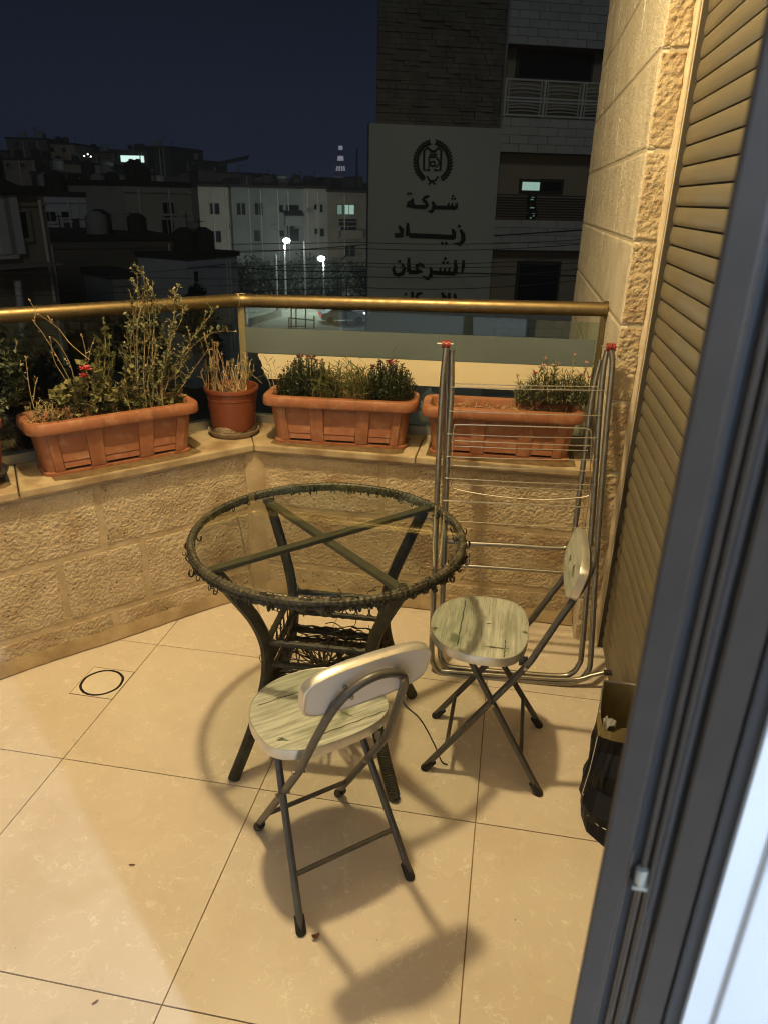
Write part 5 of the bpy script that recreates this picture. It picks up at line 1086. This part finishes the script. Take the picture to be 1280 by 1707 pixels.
for zb_ in (rz0 + 0.02, zm - 0.06, zm + 0.02, rz1 - 0.04): obj('rail', SF.slab(ru0, ru1, zb_, zb_ + 0.045, -0.135, -0.085), M['railpaint'], rl2)
us = np.linspace(ru0, ru1, 6)
for a, b_ in zip(us[:-1], us[1:]):
    for zb_ in [rz0 + 0.05 + (zm - 0.10 - rz0) * k / 4 for k in (1, 2, 3)] + [zm + 0.06 + (rz1 - zm - 0.12) * k / 4 for k in (1, 2, 3)]:
        mb = MB(); mb.tube([SF.at(a + 0.1 + (b_ - a - 0.2) * q / 6, zb_ + 0.03 * math.sin(math.pi * q / 6), -0.11) for q in range(7)], 0.016, n=5); obj('rail', mb, M['railpaint'], rl2, smooth=True)
    for u in (a + 0.09, b_ - 0.09): obj('post', SF.slab(u - 0.015, u + 0.015, rz0 + 0.04, rz1 - 0.04, -0.125, -0.095), M['railpaint'], rl2)
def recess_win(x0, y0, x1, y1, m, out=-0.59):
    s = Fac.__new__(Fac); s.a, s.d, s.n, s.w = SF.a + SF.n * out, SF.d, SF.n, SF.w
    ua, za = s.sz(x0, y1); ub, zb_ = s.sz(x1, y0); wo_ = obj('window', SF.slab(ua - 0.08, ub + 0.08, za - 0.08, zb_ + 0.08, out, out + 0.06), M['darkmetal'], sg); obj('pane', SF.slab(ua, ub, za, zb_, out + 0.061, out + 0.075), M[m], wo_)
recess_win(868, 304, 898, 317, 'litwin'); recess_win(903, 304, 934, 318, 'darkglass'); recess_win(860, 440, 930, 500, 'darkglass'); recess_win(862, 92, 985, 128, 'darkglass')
lv = MB()
for k in range(9):
    z0 = SF.sz(836, 362 - k * 4.6)[1]; s_ = SF.slab(uE + 0.1, uR, z0, z0 + 0.03, -0.45, -0.40); lv.add(s_.v, s_.f)
obj('louvre_screen', lv, M['darkmetal'], sg)
for k in range(12):
    if random.random() < 0.5: recess_win(880 + random.uniform(-3, 14), 325 + k * 3.4, 884 + random.uniform(-3, 16), 326.5 + k * 3.4, 'dimwin', -0.56)

# ---- houses to the left, near to far
D1 = 30
building('near house with a dark hipped roof and white-framed window at the left edge', -120, 26, 72, 30, 320, 'brown', 8, [(14, 353, 42, 398, 'darkglass')], grp=None, name='house')
t_, F_ = building('low dark flat-roofed hall in front of the pale house on the left', 72, 42, 292, 46, 402, 'darkfac', 12, [(265, 418, 275, 440, 'darkglass')], grp=None, name='flat_roofed_hall')
hr = MB(); F0 = Fac(-120, 25.3, 62, 29.3, 322); a_, b_ = F0.at(0, F0.a[2]), F0.at(F0.w, F0.b[2]); bk = -F0.n * 9; tp = np.array([0, 0, 2.0])
hr.add([a_, b_, b_ + bk, a_ + bk, a_ + bk / 2 + tp + F0.d * 2.5, b_ + bk / 2 + tp - F0.d * 2.6], [(0, 1, 5, 4), (1, 2, 5), (2, 3, 4, 5), (3, 0, 4), (0, 3, 2, 1)]); tag(obj('hipped_roof', hr, M['roofdark']), 'dark hipped roof over the near house at the left edge', 'roof')
wf = Fac(-120, 25.9, 72, 29.9, 322); fr_ = MB()
for q in ((0, 326, 8, 424), (-30, 424, 26, 434), (16, 326, 22, 424)):
    s_ = wf.rect(*q, 0.02, 0.2); fr_.add(s_.v, s_.f)
tag(obj('window_frame', fr_, M['tank']), 'white window frame on the near brown house at the left edge', 'window')
pc = MB(); pc.tube([wf.P(30, 468, 0.6), wf.P(40, 560, 0.6)], 0.13, n=10); tag(obj('porch_column', pc, M['tank'], smooth=True), 'pale round porch column below the near house on the left', 'column')
ev = MB(); s_ = wf.rect(-60, 436, 66, 448, 0.03, 1.3); ev.add(s_.v, s_.f); tag(obj('porch_roof', ev, M['brown']), 'dim porch roof with a straight eave below the near house', 'roof')
building('pale bluish house front lit beside the near brown house', 58, 52, 142, 53, 326, 'pale', 9, [(75, 353, 93, 369, 'darkglass'), (105, 353, 117, 367, 'darkglass'), (111, 366, 132, 401, 'darkmetal')])
building('dim brown house between the pale house and the grey house', 142, 55, 208, 55, 322, 'darkfac', 9, [(158, 352, 168, 370, 'darkglass')])
building('grey-beige house with two white roof tanks and a violet window', 205, 50, 318, 54, 308, 'beige', 9, [(271, 338, 289, 356, 'darkglass'), (271, 366, 289, 398, 'darkglass'), (216, 369, 232, 396, 'violet')], balc=[(272, 381, 292, 399)], tanks=[(272, 295, 284, 306, 'tank'), (287, 295, 302, 306, 'tank')])
building('small grey shed wall low beside the hall on the left', 187, 40, 232, 41, 464, 'grey', 4, grp=None, name='shed')
building('pale low building behind the handrail corner', 310, 43, 396, 47, 433, 'pale', 7, [(322, 452, 330, 470, 'darkglass')], grp=None, name='low_building')
building('grey apartment house with a tall recessed window strip, left of the row', 330, 91, 386, 93, 311, 'beige', 9, [(351, 339, 365, 357, 'darkglass'), (351, 385, 368, 404, 'darkglass')], tanks=[(337, 285, 360, 311, 'roofdark'), (362, 290, 405, 311, 'roofdark')])
building('grey-green apartment house with paired arched windows', 385, 92, 460, 93, 312, 'grey', 9, [(396, 339, 401, 358, 'darkglass'), (404, 339, 409, 358, 'darkglass'), (426, 339, 438, 358, 'darkglass'), (425, 384, 434, 402, 'darkglass')], tanks=[(425, 295, 438, 312, 'roofdark'), (442, 295, 453, 312, 'roofdark'), (456, 297, 459, 312, 'roofdark')])
building('grey apartment house with an awning balcony behind the street lamp', 459, 93, 505, 94, 314, 'grey', 9, [(466, 342, 472, 354, 'darkglass'), (466, 384, 474, 394, 'darkglass')], balc=[(474, 358, 503, 373), (476, 401, 503, 408)], tanks=[(468, 302, 484, 314, 'darkfac')])
building('narrow beige apartment house right of the street lamp', 504, 94, 546, 96, 314, 'beige', 9, [(523, 341, 528, 349, 'darkglass'), (533, 341, 538, 354, 'darkglass'), (524, 381, 529, 390, 'darkglass'), (533, 381, 540, 394, 'darkglass')], tanks=[(510, 304, 545, 314, 'roofdark')])
building('brown apartment house with a lit greenish window beside the sign building', 545, 96, 640, 100, 320, 'brown', 9, [(562, 342, 570, 357, 'dimwin'), (573, 342, 590, 357, 'litwin'), (566, 378, 594, 396, 'darkglass'), (573, 410, 592, 428, 'darkglass')], balc=[(562, 383, 598, 395)], tanks=[(524 + 30, 295, 556, 319, 'roofdark'), (578, 296, 598, 319, 'roofdark'), (602, 294, 612, 319, 'roofdark')])
aw = MB(); FA = Fac(459, 93, 505, 94, 314); p0, p1 = FA.P(472, 352, 0.02), FA.P(503, 352, 0.02); aw.add([p0, p1, p1 + FA.n * 1.5 - UP * 0.5, p0 + FA.n * 1.5 - UP * 0.5, p0 + UP * 0.1, p1 + UP * 0.1, p1 + FA.n * 1.5 - UP * 0.42, p0 + FA.n * 1.5 - UP * 0.42], [(0, 1, 2, 3), (4, 7, 6, 5), (3, 2, 6, 7), (0, 3, 7, 4), (1, 5, 6, 2)]); tag(obj('awning', aw, M['darkmetal']), 'dark sloping awning over a balcony behind the street lamp', 'awning')
so = thing('solar_panel', 'slanted dark roof panel on a frame against the sky', 'panel', tuple(far(385, 300, 96)))
mb = MB(); a_, b_ = far(356, 279, 96), far(413, 267, 96); mb.obox(a_, b_ - a_, FWD * 1.5 + UP * 0.5, UP * 0.12); obj('panel', mb, M['darkmetal'], so)
for x in (372, 398): mb = MB(); mb.tube([far(x, 274, 96.2), far(x, 300, 96.2)], 0.05, n=6); obj('strut', mb, M['darkmetal'], so)
# far hillside
hl = MB(); k = 40; V = []
for i in range(k + 1):
    px = -380 + 1500 * i / k; yb = np.interp(px, [-500, 0, 120, 250, 330, 430, 560, 640, 1200], [268, 266, 262, 272, 296, 304, 306, 308, 300]); D = 190
    p = far(px, yb, D); g = far(px, 340, 125); V += [(g[0], g[1], GZ), tuple(p), tuple(p + FWD * 120 - UP * 18)]
hl.add(V, [(3 * i + q, 3 * i + 3 + q, 3 * i + 4 + q, 3 * i + 1 + q) for i in range(k) for q in range(2)]); struct(obj('hillside', hl, M['ground'], smooth=True))
HB = [(10, 78, 231, 150, 'darkfac', 'flat-topped dark house crowning the hill at the left'), (76, 124, 240, 152, 'brown', 'brownish house stepping down the hill at the left'), (-60, 12, 252, 150, 'darkfac', 'dim house at the far left edge of the hill'), (0, 60, 266, 120, 'brown', 'low dim house below the hilltop at the left'), (52, 182, 272, 122, 'brown', 'long low house under the hilltop lights'),
      (124, 186, 254, 160, 'darkfac', 'dark roof with pinpoint lights on the hill'), (182, 246, 251, 160, 'roofdark', 'dark house carrying the bright lit sign on the hill'), (243, 285, 246, 165, 'roofdark', 'dark crooked house right of the lit sign'), (278, 330, 268, 170, 'roofdark', 'dark low house falling away on the hill'), (300, 420, 288, 130, 'darkfac', 'long dark roof behind the apartment row'), (430, 560, 302, 170, 'roofdark', 'distant dark roof line below the mast'), (52, 110, 290, 80, 'roofdark', 'dark roof just behind the pale house'), (115, 205, 293, 82, 'roofdark', 'wide dark roof behind the dim brown house')]
for x0, x1, y, D, m, lb in HB:
    building(lb, x0, D, x1, D + random.uniform(-3, 3), y, m, 12, [(x0 + (x1 - x0) * q, y + 6, x0 + (x1 - x0) * q + (x1 - x0) * 0.10, y + 13, 'darkglass') for q in (0.2, 0.6)] if x1 - x0 < 90 else (), grp='dim houses on the hill', name='hill_house')
ss = MB(); Fq = Fac(182, 159, 246, 159, 255); s_ = Fq.rect(204, 260, 241, 270, 0.3, 0.5); ss.add(s_.v, s_.f); lsn = tag(obj('lit_sign', ss, M['litsign']), 'bright white lit sign on the hilltop', 'sign')
for x in (220, 232): mb = MB(); s_ = Fq.rect(x - 3, 265, x + 3, 271, 0.51, 0.6); mb.add(s_.v, s_.f); obj('dark_figure', mb, M['roofdark'], lsn)
for i, (x, y) in enumerate(((141, 260), (147, 257), (152, 261))):
    mb = MB(); c = far(x, y, 118); mb.lathe([(0, c[2] - 0.12), (0.10, c[2] - 0.06), (0.12, c[2]), (0.10, c[2] + 0.06), (0, c[2] + 0.12)], c[:2], 8); tag(obj('hill_light', mb, M['dotglow'], smooth=True), ['leftmost of three pinpoint lights on the dark hilltop roof', 'middle pinpoint light of three on the dark hilltop roof', 'rightmost of three pinpoint lights on the dark hilltop roof'][i], 'light', 'pinpoint lights on the hill')
for x, y in ((510, 301),):
    mb = MB(); c = far(x, y, 150); mb.box(c - np.array([0.35, 0.1, 0.2]), c + np.array([0.35, 0.1, 0.2])); tag(obj('roof_light', mb, M['bluelight']), 'small blue light on the skyline left of the mast', 'light')
# lattice mast with bands that glow by their own material
TD = 420; tw = thing('lattice_mast', 'tall lattice mast with glowing white bands on the skyline', 'mast', tuple(far(568, 330, TD)))
def mp(x, y): return far(x, y, TD)
mb = MB()
for s in (-1, 1): mb.tube([mp(568 + s * 12, 330), mp(568 + s * 4, 262), mp(568 + s * 2, 240)], 0.28, n=5)
for y in range(246, 330, 7):
    hw_ = np.interp(y, [240, 262, 330], [2, 4, 12]); mb.tube([mp(568 - hw_, y), mp(568 + hw_, y + 7)], 0.14, n=4); mb.tube([mp(568 + hw_, y), mp(568 - hw_, y + 7)], 0.14, n=4)
obj('lattice', mb, M['pole'], tw)
for y0, y1, hw_ in ((243, 250, 3.0), (260, 268, 5.0), (277, 285, 8.0), (295, 302, 11.0)):
    for q in np.linspace(-0.8, 0.8, 4):
        mb = MB(); mb.tube([mp(568 + q * hw_ * 0.85, y0), mp(568 + q * hw_ * 1.05, y1)], 0.42, n=5); obj('glow_band', mb, M['towerglow'], tw)
mb = MB(); mb.tube([far(595, 330, 300), far(595, 248, 300)], [0.5, 0.35], n=6); tag(obj('antenna_mast', mb, M['darkmetal']), 'plain dark antenna mast right of the lit lattice mast', 'mast')
# street, low walls, gate, car
def sheet(px, z): return [tuple(np.array([*gnd(x, y)[:2], GZ + z])) for x, y in px]
mb = MB(); mb.add(sheet([(300, 512), (700, 500), (760, 560), (330, 575)], 0.03), [(0, 1, 2, 3)]); struct(obj('road', mb, M['asphalt']))
mb = MB(); mb.add(sheet([(400, 515), (520, 512), (560, 545), (410, 552)], 0.06), [(0, 1, 2, 3)]); struct(obj('pavement', mb, M['pave']))
mb = MB(); a_, b_ = gnd(560, 498), gnd(616, 500); mb.obox(a_, b_ - a_, FWD * 0.4, UP * 1.6); tag(obj('garden_wall', mb, M['pave']), 'pale garden wall across the street behind the handrail', 'wall')
mb = MB(); a_, b_ = gnd(415, 545), gnd(470, 528); mb.obox(a_, b_ - a_, FWD * 0.3, UP * 0.7); tag(obj('low_wall', mb, M['pave']), 'low pale kerb wall left of the gate frame in the street', 'wall')
gt = thing('gate_frame', 'dark thin metal gate frame standing in the street below', 'gate', tuple(gnd(485, 548)))
for x, y0, y1 in ((482, 552, 530), (486, 552, 512), (510, 548, 510), (524, 548, 526), (494, 552, 514)):
    c = gnd(x, y0); D = (c - CAMP) @ FWD; mb = MB(); mb.tube([c, far(x, y1, D)], 0.06, n=6); obj('post', mb, M['darkmetal'], gt)
D = (gnd(495, 550) - CAMP) @ FWD
for (x0, y0), (x1, y1) in (((482, 530), (524, 534)), ((486, 514), (510, 514)), ((482, 544), (510, 544))): mb = MB(); mb.tube([far(x0, y0, D), far(x1, y1, D)], 0.05, n=6); obj('bar', mb, M['darkmetal'], gt)
# car
ca = thing('car', 'silver car with lights on driving along the street below', 'car', tuple(gnd(572, 537)), local=True)
cd = gnd(606, 536) - gnd(540, 537); ca.rotation_euler = (0, 0, math.atan2(cd[1], cd[0]))
prof = [(-2.15, 0.35), (-2.2, 0.75), (-2.05, 0.95), (-1.6, 1.02), (-1.05, 1.42), (0.25, 1.45), (1.0, 1.02), (1.85, 0.88), (2.15, 0.68), (2.18, 0.35)]
mb = MB(); lo = [[(x, y, z if z < 1.1 else z) for x, z in prof] for y in (-0.85, 0.85)]; nP = len(prof); mb.add(lo[0] + lo[1], [tuple(range(nP)), tuple(range(2 * nP - 1, nP - 1, -1))] + [(i, nP + i, nP + (i + 1) % nP, (i + 1) % nP) for i in range(nP)]); obj('body', mb, M['carpaint'], ca, bevel=0.08)
for s in (-1, 1):
    mb = MB(); mb.add([(-1.35, s * 0.86, 1.05), (-1.0, s * 0.86, 1.36), (0.2, s * 0.86, 1.38), (0.75, s * 0.86, 1.05)], [(0, 1, 2, 3)]); obj('side_window', mb, M['darkglass'], ca)
    for x in (-1.35, 1.35): mb = MB(); mb.tube([(x, s * 0.70, 0.32), (x, s * 0.88, 0.32)], 0.32, n=18); obj('wheel', mb, M['darkmetal'], ca, smooth=True)
    mb = MB(); mb.box((2.13, s * 0.62 - 0.16, 0.58), (2.22, s * 0.62 + 0.16, 0.74)); obj('headlight', mb, M['headlight'], ca)
    mb = MB(); mb.box((-2.24, s * 0.66 - 0.12, 0.66), (-2.16, s * 0.66 + 0.12, 0.84)); obj('tail_light', mb, M['taillight'], ca)
# street lamps
def street_lamp(label, hx, hy, D, px, py, power, arm):
    h = far(hx, hy, D); b_ = far(px, py, D); t = thing('street_lamp', label, 'street lamp', (b_[0], b_[1], GZ), 'lit street lamps')
    mb = MB(); mb.tube([(b_[0], b_[1], GZ), (b_[0], b_[1], h[2] - 0.5), (b_[0] * 0.6 + h[0] * 0.4, b_[1] * 0.6 + h[1] * 0.4, h[2] + 0.15), tuple(h + UP * 0.12)], [0.14, 0.10, 0.06, 0.05], n=8); obj('pole', mb, M['pole'], t, smooth=True)
    mb = MB(); mb.lathe([(0, h[2] - 0.26), (0.26, h[2] - 0.20), (0.40, h[2]), (0.28, h[2] + 0.18), (0, h[2] + 0.26)], h[:2], 12); obj('lamp_glass', mb, M['lampglow'], t, smooth=True)
    l = bpy.data.lights.new('bulb', 'POINT'); l.energy = power; l.color = (0.88, 1.0, 0.92); l.shadow_soft_size = 0.25; lo_ = bpy.data.objects.new('bulb', l); col.objects.link(lo_); lo_.location = tuple(h - UP * 0.55); put(lo_, t)
street_lamp('lit street lamp on the tall pole before the grey apartment row', 478, 401, 77, 476, 470, 1250, 1)
street_lamp('lit street lamp lower down, before the brown apartment house', 536, 431, 74, 541, 480, 900, 1)
street_lamp('added lamp out of sight below the pale bluish house, brightening its front', 64, 418, 46, 66, 520, 1500, 1)  # unseen lamp, added to brighten the pale house front
for x, y0, y1, D, lb in ((460, 425, 500, 76, 'short plain pole left of the lit street lamp'), (508, 402, 500, 78, 'thin pole right of the lit street lamp'), (568, 455, 520, 72, 'thin dark pole in front of the garden wall'), (578, 470, 540, 68, 'short dark pole by the car')):
    mb = MB(); mb.tube([far(x, y0, D), np.array([*far(x, y0, D)[:2], GZ])], 0.12 if D > 75 else 0.07, n=7); tag(obj('utility_pole', mb, M['pole' if D == 76 else 'darkmetal'], smooth=True), lb, 'pole')
# trees along the street
def tree(label, x, D, yt, rx, seed, kk=900):
    rr_ = random.Random(seed); c = far(x, yt, D); b_ = np.array([c[0], c[1], GZ]); t = thing('street_tree', label, 'tree', tuple(b_), 'street trees'); H_ = c[2] - GZ
    mb = MB(); mb.tube([b_, b_ + UP * H_ * 0.35 + np.array([0.2, 0, 0]), b_ + UP * H_ * 0.6], [0.22, 0.16, 0.07], n=7)
    for q in range(5): a = rr_.uniform(0, 6.28); mb.tube([b_ + UP * H_ * 0.38, b_ + UP * H_ * 0.55 + np.array([math.cos(a), math.sin(a), 0]) * rx * 0.4, b_ + UP * H_ * 0.72 + np.array([math.cos(a), math.sin(a), 0]) * rx * 0.7], [0.09, 0.06, 0.03], n=5)
    obj('trunk', mb, M['bark'], t, smooth=True); lb = MB(); cl = [(b_ + UP * H_ * rr_.uniform(0.45, 0.92) + np.array([rr_.uniform(-1, 1), rr_.uniform(-1, 1), 0]) * rx * 0.65, rr_.uniform(0.25, 0.5) * rx) for _ in range(16)]
    for i in range(kk):
        cc, r_ = rr_.choice(cl); leaf(lb, cc + rv() * r_ * rr_.uniform(0.4, 1.0), rv(), 0.5, 0.16, rv())
    stuff(obj('crown', lb, M['crown'], t))
for i, (x, D, yt, rx, lb) in enumerate(((412, 82, 440, 3.0, 'dark tree beside the pale low building'), (440, 84, 446, 3.0, 'dark tree left of the short pole'), (492, 85, 440, 3.4, 'dark tree behind the lit street lamp'), (528, 84, 446, 3.2, 'dark tree under the lower street lamp'), (560, 86, 440, 3.4, 'dark tree before the brown house'), (596, 82, 448, 3.2, 'greyish tree against the edge of the sign building'), (335, 40, 468, 1.0, 'small dark plant before the pale low wall'), (210, 36, 500, 1.8, 'dark shrub tree below the shed on the left'), (20, 24, 560, 2.2, 'dark bush outside the glass at the left edge'))):
    tree(lb, x, D, yt, rx, 50 + i)
# overhead cables
CAB = ['upper overhead cable crossing the dark hall on the left', 'steep overhead cable rising to the left house', 'overhead cable passing just above the tall bush', 'overhead cable under the second word of the sign', 'overhead cable a little under the second word of the sign', 'overhead cable touching the top of the third word', 'overhead cable through the dots of the third word', 'overhead cable through the middle of the third word', 'overhead cable under the third word of the sign', 'overhead cable running from the tall street lamp', 'overhead cable below the lower street lamp', 'lowest overhead cable just above the left handrail']
for i, (x0, y0, x1, y1, D0, D1_, sag) in enumerate(((-40, 452, 640, 462, 20, 24, 6), (-40, 458, 330, 447, 20, 30, 5), (-40, 476, 640, 492, 20, 24, 6), (600, 404, 990, 398, 20, 19, 4), (600, 414, 990, 405, 20, 19, 5), (600, 438, 990, 425, 19, 18, 5), (600, 444, 990, 436, 19, 18, 4), (600, 461, 990, 446, 18, 17, 5), (600, 479, 990, 464, 18, 17, 6), (395, 421, 640, 405, 55, 30, 3), (395, 446, 640, 452, 40, 26, 4), (-40, 494, 330, 478, 20, 30, 4))):
    a_, b_ = far(x0, y0, D0), far(x1, y1, D1_); P = [a_ + (b_ - a_) * q / 14 - UP * 0.02 * sag * 4 * (q / 14) * (1 - q / 14) for q in range(15)]
    e = b_ - a_; mb = MB(); mb.tube([a_ - e * 0.6] + P + [b_ + e * 0.6], 0.009 if D0 < 25 else 0.018, n=4)
    tag(obj('overhead_cable', mb, M['wirecity']), CAB[i], 'cable', 'overhead cables')

# ---- the night air: an even thin haze round everything, so that the street lamps glow and far houses soften
hz = MB().box((-430, -35, GZ - 1.0), (430, 640, 40)); hzo = obj('haze', hz, None); stuff(hzo)
hm = bpy.data.materials.new('night_haze'); hm.use_nodes = True; N_ = hm.node_tree.nodes; N_.clear()
ho = N_.new('ShaderNodeOutputMaterial'); hv = N_.new('ShaderNodeVolumePrincipled'); hv.inputs['Color'].default_value = (0.85, 0.90, 0.95, 1); hv.inputs['Density'].default_value = 0.0011; hv.inputs['Anisotropy'].default_value = 0.2
hm.node_tree.links.new(hv.outputs[0], ho.inputs['Volume']); hzo.data.materials.append(hm)
sc.cycles.volume_bounces = 0
